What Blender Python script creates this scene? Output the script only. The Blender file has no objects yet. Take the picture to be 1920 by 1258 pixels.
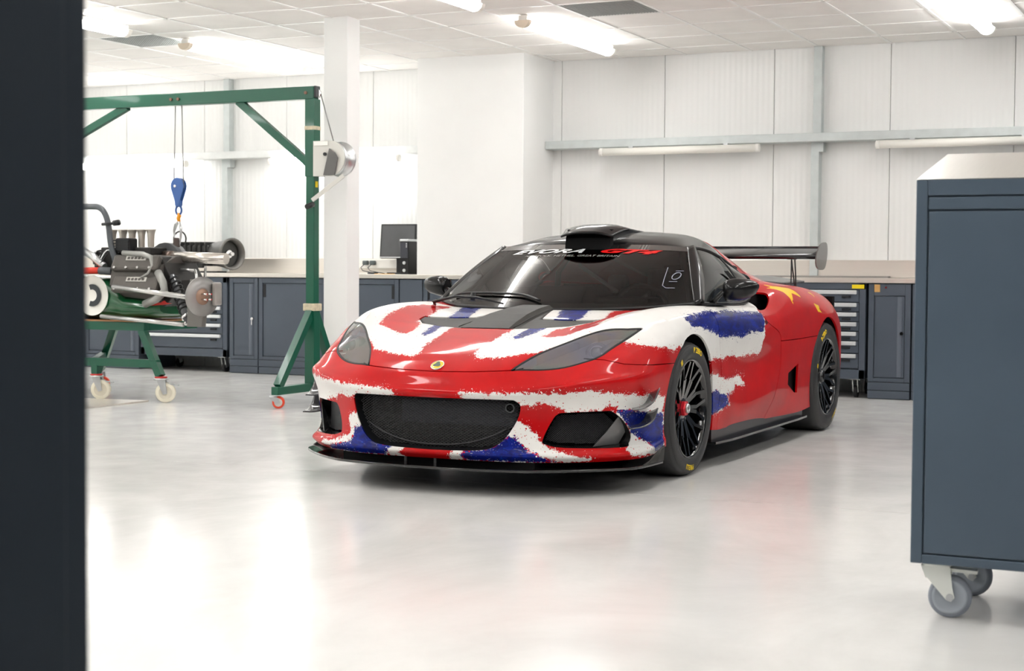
import bpy, bmesh, math, random
import numpy as np
from mathutils import Vector, Matrix
random.seed(7)
S = bpy.context.scene
COL = S.collection
PI = math.pi

# ---------------------------------------------------------------- camera, world, exposure
# world axes: X runs along the back wall, Y towards it, Z up (metres)
cd = bpy.data.cameras.new('camera')
cd.sensor_width = 36.0
cd.lens = 55.7175
cd.clip_start = 0.05
cd.dof.use_dof = True
cd.dof.focus_distance = 8.1
cd.dof.aperture_fstop = 5.6
cam = bpy.data.objects.new('camera', cd)
COL.objects.link(cam)
_R = Vector((0.902797, 0.430017, 0.006604)); _U = Vector((-0.023618, 0.03424, 0.999135)); _F = Vector((-0.429418, 0.902171, -0.041068))
cam.matrix_world = Matrix(((_R.x, _U.x, -_F.x, 0.0), (_R.y, _U.y, -_F.y, 0.0), (_R.z, _U.z, -_F.z, 1.0122), (0, 0, 0, 1)))
S.camera = cam
w = bpy.data.worlds.new('world'); S.world = w; w.use_nodes = True
w.node_tree.nodes['Background'].inputs[0].default_value = (0.9, 0.95, 1, 1)
w.node_tree.nodes['Background'].inputs[1].default_value = 0.6
S.view_settings.view_transform = 'Standard'
S.view_settings.look = 'None'
S.view_settings.gamma = 1.0
S.view_settings.use_curve_mapping = False
S.view_settings.exposure = 0.68
TUBE_W = 17.0          # emission strength of the lit ceiling battens
WALL_TUBE_W = 14.0

# ---------------------------------------------------------------- materials
def srgb(*c):
    return tuple((v / 255 / 12.92 if v / 255 <= 0.04045 else ((v / 255 + 0.055) / 1.055) ** 2.4) for v in c)
MATS = {}
def mat(name, col, rough=0.5, metal=0.0, coat=0.0, noise=0.0, nscale=8.0, bump=0.0, bscale=200.0, emit=0.0, spec=0.5, aniso_scale=None, alpha=1.0, trans=0.0, ior=1.45, coat_rough=0.04):
    if name in MATS: return MATS[name]
    m = bpy.data.materials.new(name); m.use_nodes = True
    nt = m.node_tree; b = nt.nodes['Principled BSDF']
    c = (*col, 1)
    b.inputs['Base Color'].default_value = c
    b.inputs['Roughness'].default_value = rough
    b.inputs['Metallic'].default_value = metal
    b.inputs['Coat Weight'].default_value = coat
    b.inputs['Coat Roughness'].default_value = coat_rough
    b.inputs['Specular IOR Level'].default_value = spec
    b.inputs['IOR'].default_value = ior
    b.inputs['Transmission Weight'].default_value = trans
    b.inputs['Alpha'].default_value = alpha
    if emit:
        b.inputs['Emission Color'].default_value = c
        b.inputs['Emission Strength'].default_value = emit
    tc = nt.nodes.new('ShaderNodeTexCoord')
    src = tc.outputs['Object']
    if aniso_scale:
        mp = nt.nodes.new('ShaderNodeMapping'); mp.inputs['Scale'].default_value = aniso_scale
        nt.links.new(src, mp.inputs[0]); src = mp.outputs[0]
    if noise:
        n = nt.nodes.new('ShaderNodeTexNoise'); n.inputs['Scale'].default_value = nscale; n.inputs['Detail'].default_value = 6
        nt.links.new(src, n.inputs['Vector'])
        r = nt.nodes.new('ShaderNodeMapRange'); r.inputs['From Min'].default_value = 0.3; r.inputs['From Max'].default_value = 0.7
        r.inputs['To Min'].default_value = 1 - noise; r.inputs['To Max'].default_value = 1 + noise
        nt.links.new(n.outputs[0], r.inputs[0])
        mx = nt.nodes.new('ShaderNodeVectorMath'); mx.operation = 'SCALE'; mx.inputs[0].default_value = col
        nt.links.new(r.outputs[0], mx.inputs['Scale']); nt.links.new(mx.outputs[0], b.inputs['Base Color'])
        r2 = nt.nodes.new('ShaderNodeMapRange'); r2.inputs['From Min'].default_value = 0.3; r2.inputs['From Max'].default_value = 0.7
        r2.inputs['To Min'].default_value = max(0, rough * (1 - noise)); r2.inputs['To Max'].default_value = min(1, rough * (1 + noise))
        nt.links.new(n.outputs[0], r2.inputs[0]); nt.links.new(r2.outputs[0], b.inputs['Roughness'])
    if bump:
        n2 = nt.nodes.new('ShaderNodeTexNoise'); n2.inputs['Scale'].default_value = bscale; n2.inputs['Detail'].default_value = 3
        nt.links.new(src, n2.inputs['Vector'])
        bp = nt.nodes.new('ShaderNodeBump'); bp.inputs['Strength'].default_value = bump; bp.inputs['Distance'].default_value = 0.002
        nt.links.new(n2.outputs[0], bp.inputs['Height']); nt.links.new(bp.outputs[0], b.inputs['Normal'])
    MATS[name] = m
    return m

WHITE_WALL = mat('white wall paint', srgb(238, 238, 236), 0.6, noise=0.015, nscale=3, bump=0.05)
CEIL = mat('ceiling tile', srgb(243, 240, 236), 0.85, noise=0.03, nscale=4, bump=0.3, bscale=300)
TBAR = mat('white ceiling grid', srgb(244, 243, 240), 0.4)
NAVY = mat('slate grey cabinet paint', srgb(78, 86, 97), 0.38, noise=0.04, nscale=3, bump=0.08, bscale=400)
NAVY2 = mat('slate blue trolley paint', srgb(76, 90, 104), 0.35, noise=0.05, nscale=3, bump=0.1, bscale=500)
DARK = mat('dark recess', srgb(24, 26, 30), 0.5)
RUBBER = mat('black rubber', srgb(34, 34, 36), 0.7, noise=0.1, nscale=20)
STEEL = mat('brushed stainless steel', srgb(222, 216, 208), 0.30, 0.75, noise=0.02, nscale=6, aniso_scale=(.3, 12, 40))
ZINC = mat('zinc plated steel', srgb(205, 207, 208), 0.3, 0.85, noise=0.08, nscale=15)
GALV = mat('galvanised steel', srgb(196, 202, 201), 0.5, 0.3, noise=0.06, nscale=12)
ALU = mat('anodised aluminium', srgb(224, 226, 228), 0.35, 0.5)
CHROME = mat('polished metal', srgb(225, 225, 225), 0.1, 1.0)
BLACK = mat('satin black', srgb(22, 23, 25), 0.35, noise=0.05)
BLACKG = mat('gloss black', srgb(10, 10, 11), 0.06, coat=1.0)
GREEN = mat('green hoist paint', srgb(5, 82, 60), 0.35, noise=0.06, nscale=5, coat=0.2)
WHITE_PL = mat('white plastic', srgb(240, 238, 232), 0.4)
CREAM = mat('cream plastic', srgb(235, 220, 200), 0.45)
LIT = mat('lit diffuser', (1.0, 0.995, 0.985), 0.5, emit=TUBE_W)
LITW = mat('lit wall tube', (1.0, 0.995, 0.985), 0.5, emit=WALL_TUBE_W)

# ---------------------------------------------------------------- mesh building
class MB:
    """collects shapes and links them as one mesh object"""
    def __init__(s): s.v = []; s.f = []; s.sm = []
    def add(s, vs, fs, smooth=False):
        o = len(s.v); s.v += [tuple(p) for p in vs]; s.f += [tuple(i + o for i in f) for f in fs]; s.sm += [smooth] * len(fs)
        return s
    def box(s, x0, x1, y0, y1, z0, z1):
        return s.add([(x0, y0, z0), (x1, y0, z0), (x1, y1, z0), (x0, y1, z0), (x0, y0, z1), (x1, y0, z1), (x1, y1, z1), (x0, y1, z1)],
                     [(0, 3, 2, 1), (4, 5, 6, 7), (0, 1, 5, 4), (1, 2, 6, 5), (2, 3, 7, 6), (3, 0, 4, 7)])
    def bev(s, x0, x1, y0, y1, z0, z1, r=0.004):
        """box with chamfered edges"""
        bm = bmesh.new(); bmesh.ops.create_cube(bm, size=1)
        for v in bm.verts:
            v.co = Vector((x0 if v.co.x < 0 else x1, y0 if v.co.y < 0 else y1, z0 if v.co.z < 0 else z1))
        r = min(r, abs(x1 - x0) * .45, abs(y1 - y0) * .45, abs(z1 - z0) * .45)
        bmesh.ops.bevel(bm, geom=list(bm.edges), offset=r, segments=2, profile=.5, affect='EDGES')
        return s.bm(bm)
    def bm(s, bm, smooth=False):
        bm.verts.index_update()
        s.add([v.co[:] for v in bm.verts], [[v.index for v in f.verts] for f in bm.faces], smooth); bm.free(); return s
    def bar(s, p, q, w, h=None, up=(0, 0, 1)):
        """rectangular bar from p to q, w sideways, h along up"""
        h = h or w; p = Vector(p); q = Vector(q); d = (q - p).normalized(); u = Vector(up)
        if abs(d.dot(u)) > .99: u = Vector((0, 1, 0))
        a = d.cross(u).normalized(); u = a.cross(d)
        vs = []
        for c in (p, q):
            for i, j in ((-1, -1), (1, -1), (1, 1), (-1, 1)): vs.append(c + a * i * w / 2 + u * j * h / 2)
        return s.add(vs, [(0, 1, 2, 3)[::-1], (4, 5, 6, 7), (0, 1, 5, 4), (1, 2, 6, 5), (2, 3, 7, 6), (3, 0, 4, 7)])
    def cyl(s, p, q, r, n=20, r2=None, cap=True):
        p = Vector(p); q = Vector(q); r2 = r if r2 is None else r2
        d = (q - p).normalized(); u = Vector((0, 0, 1)) if abs(d.z) < .9 else Vector((1, 0, 0))
        a = d.cross(u).normalized(); b = d.cross(a)
        o = len(s.v)
        for c, rr in ((p, r), (q, r2)):
            for i in range(n):
                t = 2 * PI * i / n; s.v.append(tuple(c + (a * math.cos(t) + b * math.sin(t)) * rr))
        for i in range(n):
            j = (i + 1) % n; s.f.append((o + i, o + j, o + n + j, o + n + i)); s.sm.append(True)
        if cap:
            s.f.append(tuple(o + i for i in range(n))[::-1]); s.f.append(tuple(o + n + i for i in range(n))); s.sm += [False, False]
        return s
    def tube(s, pts, r, n=8, closed=False, flat=None):
        """round tube along a polyline (r may be a list)"""
        P = [Vector(p) for p in pts]; m = len(P); o = len(s.v)
        prev = None
        for k in range(m):
            d = (P[(k + 1) % m] - P[k - 1]) if closed else (P[min(k + 1, m - 1)] - P[max(k - 1, 0)])
            d.normalize()
            if prev is None:
                u = Vector((0, 0, 1)) if abs(d.z) < .9 else Vector((1, 0, 0)); a = d.cross(u).normalized()
            else:
                a = (prev - d * prev.dot(d)).normalized()
            prev = a; b = d.cross(a); rr = r[k] if isinstance(r, (list, tuple)) else r
            for i in range(n):
                t = 2 * PI * i / n; s.v.append(tuple(P[k] + (a * math.cos(t) + b * math.sin(t) * (flat or 1)) * rr))
        for k in range(m if closed else m - 1):
            k2 = (k + 1) % m
            for i in range(n):
                j = (i + 1) % n; s.f.append((o + k * n + i, o + k * n + j, o + k2 * n + j, o + k2 * n + i)); s.sm.append(True)
        if not closed:
            s.f.append(tuple(o + i for i in range(n))[::-1]); s.f.append(tuple(o + (m - 1) * n + i for i in range(n))); s.sm += [False] * 2
        return s
    def lathe(s, prof, c, axis, n=32, smooth=True):
        """revolve profile [(radius, along axis)] about an axis through c"""
        c = Vector(c); d = Vector(axis).normalized(); u = Vector((0, 0, 1)) if abs(d.z) < .9 else Vector((1, 0, 0))
        a = d.cross(u).normalized(); b = d.cross(a); o = len(s.v); m = len(prof)
        for r, t in prof:
            for i in range(n):
                th = 2 * PI * i / n; s.v.append(tuple(c + d * t + (a * math.cos(th) + b * math.sin(th)) * r))
        for k in range(m - 1):
            for i in range(n):
                j = (i + 1) % n; s.f.append((o + k * n + i, o + k * n + j, o + (k + 1) * n + j, o + (k + 1) * n + i)); s.sm.append(smooth)
        return s
    def prism(s, poly, axis, a0, a1):
        """extrude a 2-D polygon along axis x, y or z"""
        n = len(poly); o = len(s.v)
        def pt(p, t): return {'x': (t, p[0], p[1]), 'y': (p[0], t, p[1]), 'z': (p[0], p[1], t)}[axis]
        s.v += [pt(p, a0) for p in poly] + [pt(p, a1) for p in poly]
        s.f.append(tuple(o + i for i in range(n))[::-1]); s.f.append(tuple(o + n + i for i in range(n))); s.sm += [False] * 2
        for i in range(n):
            j = (i + 1) % n; s.f.append((o + i, o + j, o + n + j, o + n + i)); s.sm.append(False)
        return s
    def build(s, name, m, parent=None, bevel=0.0, solid=0.0, auto=True):
        me = bpy.data.meshes.new(name)
        off = Vector((0, 0, 0))
        p = parent
        while p is not None and not p.get('local'):
            off += p.location; p = p.parent
        if parent is not None and parent.get('local'): off = Vector((0, 0, 0))
        me.from_pydata([(v[0] - off.x, v[1] - off.y, v[2] - off.z) for v in s.v], [], s.f)
        me.polygons.foreach_set('use_smooth', s.sm)
        bm = bmesh.new(); bm.from_mesh(me); bmesh.ops.recalc_face_normals(bm, faces=bm.faces)
        if bevel: bmesh.ops.bevel(bm, geom=[e for e in bm.edges if len(e.link_faces) == 2 and e.calc_face_angle() > .5], offset=bevel, segments=2, profile=.5, affect='EDGES')
        bm.to_mesh(me); bm.free(); me.update()
        if m: me.materials.append(m)
        o = bpy.data.objects.new(name, me); COL.objects.link(o); o.parent = parent
        return o
def empty(name, loc, rz=0.0):
    o = bpy.data.objects.new(name, None); COL.objects.link(o); o.location = loc; o.rotation_euler = (0, 0, rz); o.empty_display_size = .1
    return o
def tag(o, label=None, cat=None, group=None, kind=None):
    if label: o['label'] = label
    if cat: o['category'] = cat
    if group: o['group'] = group
    if kind: o['kind'] = kind
    return o
def copy_tree(o, parent=None):
    c = o.copy(); COL.objects.link(c); c.parent = parent
    for ch in [x for x in bpy.data.objects if x.parent == o]: copy_tree(ch, c)
    return c
def text_mesh(body, size, extrude=0.0008, spacing=1.0, shear=0.0, bold=0.0):
    cu = bpy.data.curves.new('text', 'FONT'); cu.body = body; cu.size = size; cu.extrude = extrude; cu.align_x = 'CENTER'; cu.align_y = 'CENTER'
    cu.space_character = spacing; cu.shear = shear; cu.offset = bold; cu.resolution_u = 3
    o = bpy.data.objects.new('text', cu); COL.objects.link(o)
    dg = bpy.context.evaluated_depsgraph_get(); dg.update()
    me = bpy.data.meshes.new_from_object(o.evaluated_get(dg))
    vs = [v.co[:] for v in me.vertices]; fs = [tuple(p.vertices) for p in me.polygons]
    bpy.data.objects.remove(o); bpy.data.curves.remove(cu); bpy.data.meshes.remove(me)
    return vs, fs

# ---------------------------------------------------------------- the room
CH = 2.938; WY = 13.466
XL, XR, YF = -12.6, 4.4, -4.6
def floor_mat():
    m = mat('polished pale grey resin floor', srgb(205, 204, 200), 0.13, coat=0.0, spec=0.55)
    nt = m.node_tree; b = nt.nodes['Principled BSDF']
    tc = nt.nodes.new('ShaderNodeTexCoord')
    n1 = nt.nodes.new('ShaderNodeTexNoise'); n1.inputs['Scale'].default_value = 1.1; n1.inputs['Detail'].default_value = 8; n1.inputs['Roughness'].default_value = .65; n1.inputs['Distortion'].default_value = .8
    mp = nt.nodes.new('ShaderNodeMapping'); mp.inputs['Scale'].default_value = (1, .55, 1); mp.inputs['Rotation'].default_value = (0, 0, .5)
    nt.links.new(tc.outputs['Object'], mp.inputs[0]); nt.links.new(mp.outputs[0], n1.inputs['Vector'])
    cr = nt.nodes.new('ShaderNodeValToRGB')
    cr.color_ramp.elements[0].position = .3; cr.color_ramp.elements[0].color = (*srgb(214, 213, 210), 1)
    cr.color_ramp.elements[1].position = .7; cr.color_ramp.elements[1].color = (*srgb(235, 234, 231), 1)
    nt.links.new(n1.outputs[0], cr.inputs[0]); nt.links.new(cr.outputs[0], b.inputs['Base Color'])
    n2 = nt.nodes.new('ShaderNodeTexNoise'); n2.inputs['Scale'].default_value = 5; n2.inputs['Detail'].default_value = 5
    nt.links.new(tc.outputs['Object'], n2.inputs['Vector'])
    r = nt.nodes.new('ShaderNodeMapRange'); r.inputs['To Min'].default_value = .10; r.inputs['To Max'].default_value = .24
    nt.links.new(n2.outputs[0], r.inputs[0]); nt.links.new(r.outputs[0], b.inputs['Roughness'])
    n3 = nt.nodes.new('ShaderNodeTexNoise'); n3.inputs['Scale'].default_value = 14; n3.inputs['Detail'].default_value = 2
    nt.links.new(tc.outputs['Object'], n3.inputs['Vector'])
    bp = nt.nodes.new('ShaderNodeBump'); bp.inputs['Strength'].default_value = .10; bp.inputs['Distance'].default_value = .003
    nt.links.new(n3.outputs[0], bp.inputs['Height']); nt.links.new(bp.outputs[0], b.inputs['Normal'])
    return m
FLOOR = floor_mat()
fl = MB().box(XL, XR, YF, WY + .3, -.2, -.0035).build('floor', mat('joint filler', srgb(168, 166, 160), .5)); tag(fl, kind='structure')
for x0, x1 in ((XL, -9.9), (-9.9, XR)):
    for y0, y1 in ((YF, .6), (.6, 6.72), (6.72, WY + .3)):
        MB().box(x0 + .002, x1 - .002, y0 + .0025, y1 - .0025, -.1, 0).build('slab', FLOOR, fl)

# back wall: insulated white panels with fine ribs
def panel_mat():
    m = mat('ribbed white wall panel', srgb(236, 236, 234), 0.42)
    nt = m.node_tree; b = nt.nodes['Principled BSDF']
    tc = nt.nodes.new('ShaderNodeTexCoord')
    wv = nt.nodes.new('ShaderNodeTexWave'); wv.bands_direction = 'X'; wv.inputs['Scale'].default_value = 6.3; wv.inputs['Distortion'].default_value = .15
    nt.links.new(tc.outputs['Object'], wv.inputs['Vector'])
    bp = nt.nodes.new('ShaderNodeBump'); bp.inputs['Strength'].default_value = .4; bp.inputs['Distance'].default_value = .004
    nt.links.new(wv.outputs['Fac'], bp.inputs['Height']); nt.links.new(bp.outputs[0], b.inputs['Normal'])
    return m
PANEL = panel_mat()
wb = MB().box(XL - .2, XR + .2, WY + .02, WY + .25, -.1, 3.2).build('wall_back', mat('panel joint', srgb(222, 224, 224), .5)); tag(wb, kind='structure')
x = -4.909 - 1.006 * 8
while x < XR:
    if not (-7.05 < x + .5 and x + .5 < -6.1 and False):
        MB().bev(max(x, XL) + .0025, min(x + 1.006, XR) - .0025, WY, WY + .03, -.02, CH + .03, .003).build('panel', PANEL, wb)
    x += 1.006
tag(MB().box(XL - .2, XL, YF, WY + .3, -.1, 3.2).build('wall_left', WHITE_WALL), kind='structure')
GREYW = mat('grey wall cladding', srgb(92, 95, 98), 0.6, noise=0.02, nscale=3)
tag(MB().box(XR, XR + .2, YF, WY + .3, -.1, 3.2).build('wall_right', GREYW), kind='structure')
tag(MB().box(XL - .2, XR + .2, YF - .2, YF, -.1, 3.2).build('wall_front', GREYW), kind='structure')
tag(MB().bev(-7.076, -6.0, 12.815, WY + .05, -.05, CH + .01, .004).build('wall_pier', WHITE_WALL), 'broad white boxed-out pier projecting from the back wall behind the red sports car', kind='structure')
tag(MB().bev(-6.595, -6.385, 10.455, 10.64, -.05, CH + .01, .005).build('trim_column', WHITE_WALL), 'square white column from floor to ceiling beside the green hoist post', kind='structure')

# suspended ceiling: grid bars and one tile per field where the photograph shows them
TP = .605; TX0 = -4.11; TY0 = 10.0
ce = MB().box(XL - .2, XR + .2, YF - .2, WY + .25, CH + .022, CH + .2).build('ceiling', WHITE_WALL); tag(ce, kind='structure')
vents = {(-9, 1), (-1, 1)}
mt = None
iy0 = -4
for iy in range(iy0, 6):
    for ix in range(-14, 6):
        x0 = TX0 + ix * TP; y0 = TY0 + iy * TP; y1 = min(y0 + TP, WY)
        px0 = max(x0, XL); px1 = min(x0 + TP, XR)
        if px1 - px0 < .05 or y1 - y0 < .05: continue
        if (ix + 1, iy) in {(-7, 1), (0, 1)}:
            v = MB()
            for k in range(24):
                yy = y0 + .02 + (TP - .04) * k / 24
                v.box(px0 + .02, px1 - .02, yy, yy + .007, CH + .002, CH + .016)
            for k in range(24):
                xx = px0 + .02 + (TP - .04) * k / 24
                v.box(xx, xx + .007, y0 + .02, y1 - .02, CH + .002, CH + .016)
            o = v.build('ceiling_vent', mat('grey egg-crate grille', srgb(172, 176, 174), .6), None)
            tag(o, 'square grey egg-crate air vent in the ceiling left of the hoist beam end' if ix < -3 else 'square grey egg-crate air vent in the ceiling above the red car', 'vent', 'ceiling vents')
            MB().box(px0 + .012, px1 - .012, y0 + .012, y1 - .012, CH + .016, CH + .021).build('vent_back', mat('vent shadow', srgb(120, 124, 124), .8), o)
            continue
        dz = random.uniform(-.0012, .0012)
        MB().box(px0 + .013, px1 - .013, y0 + .013, y1 - .013, CH + .004 + dz, CH + .02).build('tile', CEIL, ce)
g = MB()
for ix in range(-14, 15):
    xx = TX0 + ix * TP
    if XL < xx < XR: g.box(xx - .012, xx + .012, YF, WY, CH - .001, CH + .021)
iy = -24
while TY0 + iy * TP < WY:
    yy = TY0 + iy * TP
    if yy > YF: g.box(XL, XR, yy - .012, yy + .012, CH - .001, CH + .021)
    iy += 1
tag(g.build('grid_bars', TBAR, ce), 'white grid bars between the ceiling tiles')
# plain ceiling boards outside the view
MB().box(XL, XR, YF, TY0 + iy0 * TP - .013, CH + .004, CH + .02).build('board', CEIL, ce)

# wall rails and posts
tag(MB().bev(-5.997, XR, 13.28, 13.345, 2.122, 2.194, .004).box(-5.997, XR, 13.345, WY, 2.122, 2.13).box(-5.997, XR, 13.345, WY, 2.186, 2.194).build('trim_rail', GALV), 'galvanised sheeting rail along the wall behind the red car', kind='structure')
tag(MB().bev(XL, -7.08, 13.28, 13.345, 2.122, 2.194, .004).box(XL, -7.08, 13.345, WY, 2.122, 2.13).box(XL, -7.08, 13.345, WY, 2.186, 2.194).build('trim_rail', mat('pale galvanised steel', srgb(214, 216, 214), .45, .35, noise=.08)), 'galvanised sheeting rail along the wall behind the green hoist', kind='structure')
for xp, dx, lab in ((-3.5, 0, 'galvanised wall post behind the red car wing'), (-9.61, .0, 'galvanised wall post behind the green hoist')):
    m_ = MB().bev(xp - .036, xp + .036, 13.385, WY, 2.19, CH, .003).bev(xp - .036 - .01, xp + .036 - .012, 13.37, WY, .98, 2.125, .003).box(xp + .02, xp + .06, 13.37, 13.45, 2.04, 2.122)
    tag(m_.build('trim_post', GALV), lab, kind='structure')

# ---------------------------------------------------------------- lamps
def batten(x, y0, y1, lab):
    r = empty('ceiling_light', (x, y0, CH)); tag(r, lab, 'light', 'ceiling battens')
    MB().bev(x - .035, x + .035, y0 + .01, y1 - .01, CH - .045, CH - .002, .004).build('housing', WHITE_PL, r)
    d = MB(); n = 10
    pr = [(x + .058 * math.cos(PI * i / n - PI) * 1.0, CH - .042 + .052 * math.sin(PI * i / n - PI)) for i in range(n + 1)]
    d.prism(pr, 'y', y0 + .05, y1 - .05); d.sm = [True if len(f) == 4 else False for f in d.f]
    d.build('diffuser', LIT, r)
    pe = [(x + .062 * math.cos(PI * i / n - PI), CH - .04 + .056 * math.sin(PI * i / n - PI)) for i in range(n + 1)]
    MB().prism(pe, 'y', y0, y0 + .05).build('end_cap', CREAM, r)
    MB().prism(pe, 'y', y1 - .05, y1).build('end_cap', mat('lit cap', srgb(250, 248, 240), .4), r)
    return r
SEEN = {(0, 0): 'lit ceiling batten over the green hoist beam', (0, 1): 'lit ceiling batten cut by the dark cabinet at top left', (1, 0): 'lit ceiling batten above the white wall pier',
        (1, 1): 'lit ceiling batten whose tip shows at the top edge, left of centre', (2, 0): 'lit ceiling batten at top right above the grey trolley'}
for i in range(-1, 4):
    for j in range(0, 6):
        xx = -8.25 + 3.13 * i; ye = 12.67 - 2.52 * j
        batten(xx, ye - 1.78, ye, SEEN.get((i, j), 'lit ceiling batten out of view, %s from the back wall, %s line from left' % (('first', 'second', 'third', 'fourth', 'fifth', 'sixth')[j], ('first', 'second', 'third', 'fourth', 'fifth')[i + 1])))
def wall_tube(x0, x1, lit, lab):
    r = empty('wall_light', (x0, 13.25, 2.08)); tag(r, lab, 'light', 'wall tubes under the rail')
    MB().cyl((x0 + .03, 13.25, 2.078), (x1 - .03, 13.25, 2.078), .034, 24).build('tube', LITW if lit else mat('opal tube', srgb(238, 236, 228), .35), r)
    for a in (x0, x1 - .03): MB().cyl((a, 13.25, 2.078), (a + .03, 13.25, 2.078), .036, 24).build('end_cap', WHITE_PL, r)
    for a in (x0 + .3, x1 - .3): MB().box(a - .02, a + .02, 13.235, 13.3, 2.1, 2.124).build('bracket', ZINC, r)
wall_tube(-5.443, -3.965, False, 'unlit white tube light under the rail, left of the wing end')
wall_tube(-2.963, -1.48, False, 'unlit white tube light under the rail above the grey trolley')
wall_tube(-8.994, -7.504, True, 'lit tube light under the rail behind the hoist winch')
wall_tube(-11.49, -10.0, True, 'lit tube light under the rail behind the blue pulley block')

# ---------------------------------------------------------------- bench run along the back wall
CF = 12.70           # cabinet fronts
CB = 13.30           # cabinet backs
YEL = mat('yellow sticker', srgb(242, 214, 20), .5); ORG = mat('kraft sticker', srgb(206, 160, 96), .6)
PLINTH = NAVY
def drawer_unit(x0, x1, handles, zb, zt, lab, sticker=False, cast_x=()):
    r = empty('drawer_cabinet', ((x0 + x1) / 2, CF, 0)); tag(r, lab, 'cabinet', 'drawer cabinets')
    MB().bev(x0, x1, CF + .02, CB - .02, zb, zt, .006).bev(x0, x0 + .05, CF, CF + .03, zb, zt, .003).bev(x1 - .05, x1, CF, CF + .03, zb, zt, .003).bev(x0, x1, CF, CF + .03, zb, zb + .075, .003).bev(x0, x1, CF, CF + .03, handles[0] + .022, zt, .003).build('body', NAVY, r)
    edges = [h + .018 for h in handles] + [zb + .08]
    for k, h in enumerate(handles):
        a, b_ = edges[k + 1] + .006, edges[k] - .002
        d = MB().bev(x0 + .054, x1 - .054, CF - .002, CF + .024, a, b_, .003).build('drawer', NAVY, r)
        MB().bev(x0 + .056, x1 - .07, CF - .022, CF, h - .016, h + .016, .006).build('handle', ALU, d)
        MB().bev(x1 - .19, x1 - .12, CF - .016, CF, h - .045, h - .028, .003).build('latch', DARK, d)
    if sticker:
        MB().bev(x1 - .112, x1 - .012, CF - .002, CF + .001, handles[0] + .03, handles[0] + .062, .0005).build('sticker', YEL, r)
    for cx, yy in ((x0 + .09, CF + .08), (x1 - .09, CF + .08), (x0 + .09, CB - .12), (x1 - .09, CB - .12)):
        c = MB().bev(cx - .045, cx + .045, yy - .045, yy + .045, zb - .008, zb, .002).bar((cx - .02, yy, zb - .008), (cx - .02, yy + .03, .05), .006, .05).bar((cx + .02, yy, zb - .008), (cx + .02, yy + .03, .05), .006, .05).build('caster', ZINC, r)
        MB().cyl((cx - .014, yy + .03, .048), (cx + .014, yy + .03, .048), .048, 24).build('wheel', RUBBER, c)
    return r
def door_unit(x0, x1, lab, strip=False, inset=None, slot=None, lock=None, label=False, zt=.925, filler=False, CB=13.30):
    r = empty('base_cabinet', ((x0 + x1) / 2, CF, 0)); tag(r, lab, 'cabinet', 'bench cabinets')
    MB().bev(x0 + .002, x1 - .002, CF + .02, CB, .0, zt, .004).bev(x0 + .002, x1 - .002, CF, CF + .03, 0.006, .068, .003).bev(x0 + .002, x1 - .002, CF, CF + .03, .073, .135, .003).build('body', NAVY, r)
    if filler:
        MB().bev(x0 + .006, x1 - .006, CF, CF + .03, .14, zt - .004, .003).build('front_panel', NAVY, r); return r
    fr = MB()
    iz0, iz1 = .17, zt - (.095 if label else .05)
    fr.bev(x0 + .002, x0 + .045, CF, CF + .03, .14, zt - .003, .003).bev(x1 - .045, x1 - .002, CF, CF + .03, .14, zt - .003, .003).bev(x0 + .045, x1 - .045, CF, CF + .03, .14, iz0, .003).bev(x0 + .045, x1 - .045, CF, CF + .03, iz1, zt - .003, .003).build('frame', NAVY, r)
    d = MB().bev(x0 + .05, x1 - .05, CF + .008, CF + .026, iz0 + .004, iz1 - .004, .004).build('door', NAVY, r)
    if strip:
        xs = x1 - .105
        MB().prism([(xs + .022 * math.cos(t * PI / 8) + .018, CF + .012 - .014 * math.sin(t * PI / 8)) for t in range(9)], 'z', iz0 + .01, iz1 - .01).build('pull_strip', mat('lighter grey pull', srgb(98, 105, 116), .3), d)
    if slot:
        MB().bev(slot - .016, slot + .016, CF + .004, CF + .012, .74, .865, .003).build('finger_slot', DARK, d)
    if lock:
        l = MB().cyl((lock, CF + .01, .53), (lock, CF - .012, .53), .014, 16)
        l.build('lock', CHROME, d)
        if not label: MB().box(lock - .004, lock + .004, CF - .014, CF - .011, .47, .53).build('key', CHROME, d)
    if label:
        MB().bev(x0 + .047, x0 + .092, CF - .002, CF + .001, .858, .925 - .006, .0005).build('sticker', ORG, r)
        MB().cyl((x0 + .14, CF, .895), (x0 + .14, CF - .006, .895), .008, 12).build('keyhole', CHROME, r)
    return r
door_unit(-11.55, -10.87, 'grey base cabinet at the far left end, mostly behind the dark cabinet', strip=True, lock=-10.98)
door_unit(-10.865, -10.18, 'grey base cabinet behind the green race car stand', strip=True)
drawer_unit(-10.155, -9.112, [.849, .774, .699, .625, .545, .457, .353], .15, .925, 'grey wheeled drawer cabinet behind the green race car')
door_unit(-9.085, -8.752, 'narrow grey base cabinet with a key in its lock, left of the hoist post', strip=True, lock=-8.816)
door_unit(-8.745, -7.98, 'wide grey base cabinet behind the green hoist post', slot=-8.68)
door_unit(-7.97, -7.20, 'grey base cabinet with a finger slot, right of the white column', slot=-7.262)
door_unit(-7.196, -6.95, 'plain grey filler cabinet below the black desktop computer', filler=True, CB=12.812)
door_unit(-6.945, -6.2, 'grey base cabinet behind the red car mirror', slot=-6.895, CB=12.812)
xx = -6.195
for k, nm in enumerate(('left', 'middle', 'right')):
    door_unit(xx, xx + .78, 'grey base cabinet hidden behind the red car, %s of three' % nm, strip=True, CB=12.812 if k == 0 else 13.30); xx += .785
drawer_unit(-3.80, -2.905, [.854, .752, .675, .596, .519, .442, .34], .155, .927, 'grey wheeled drawer cabinet behind the red car tail, with a yellow sticker', sticker=True)
door_unit(-2.883, -2.545, 'grey base cabinet with an orange label on its top rail', strip=True, lock=-2.614, label=True)
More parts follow.
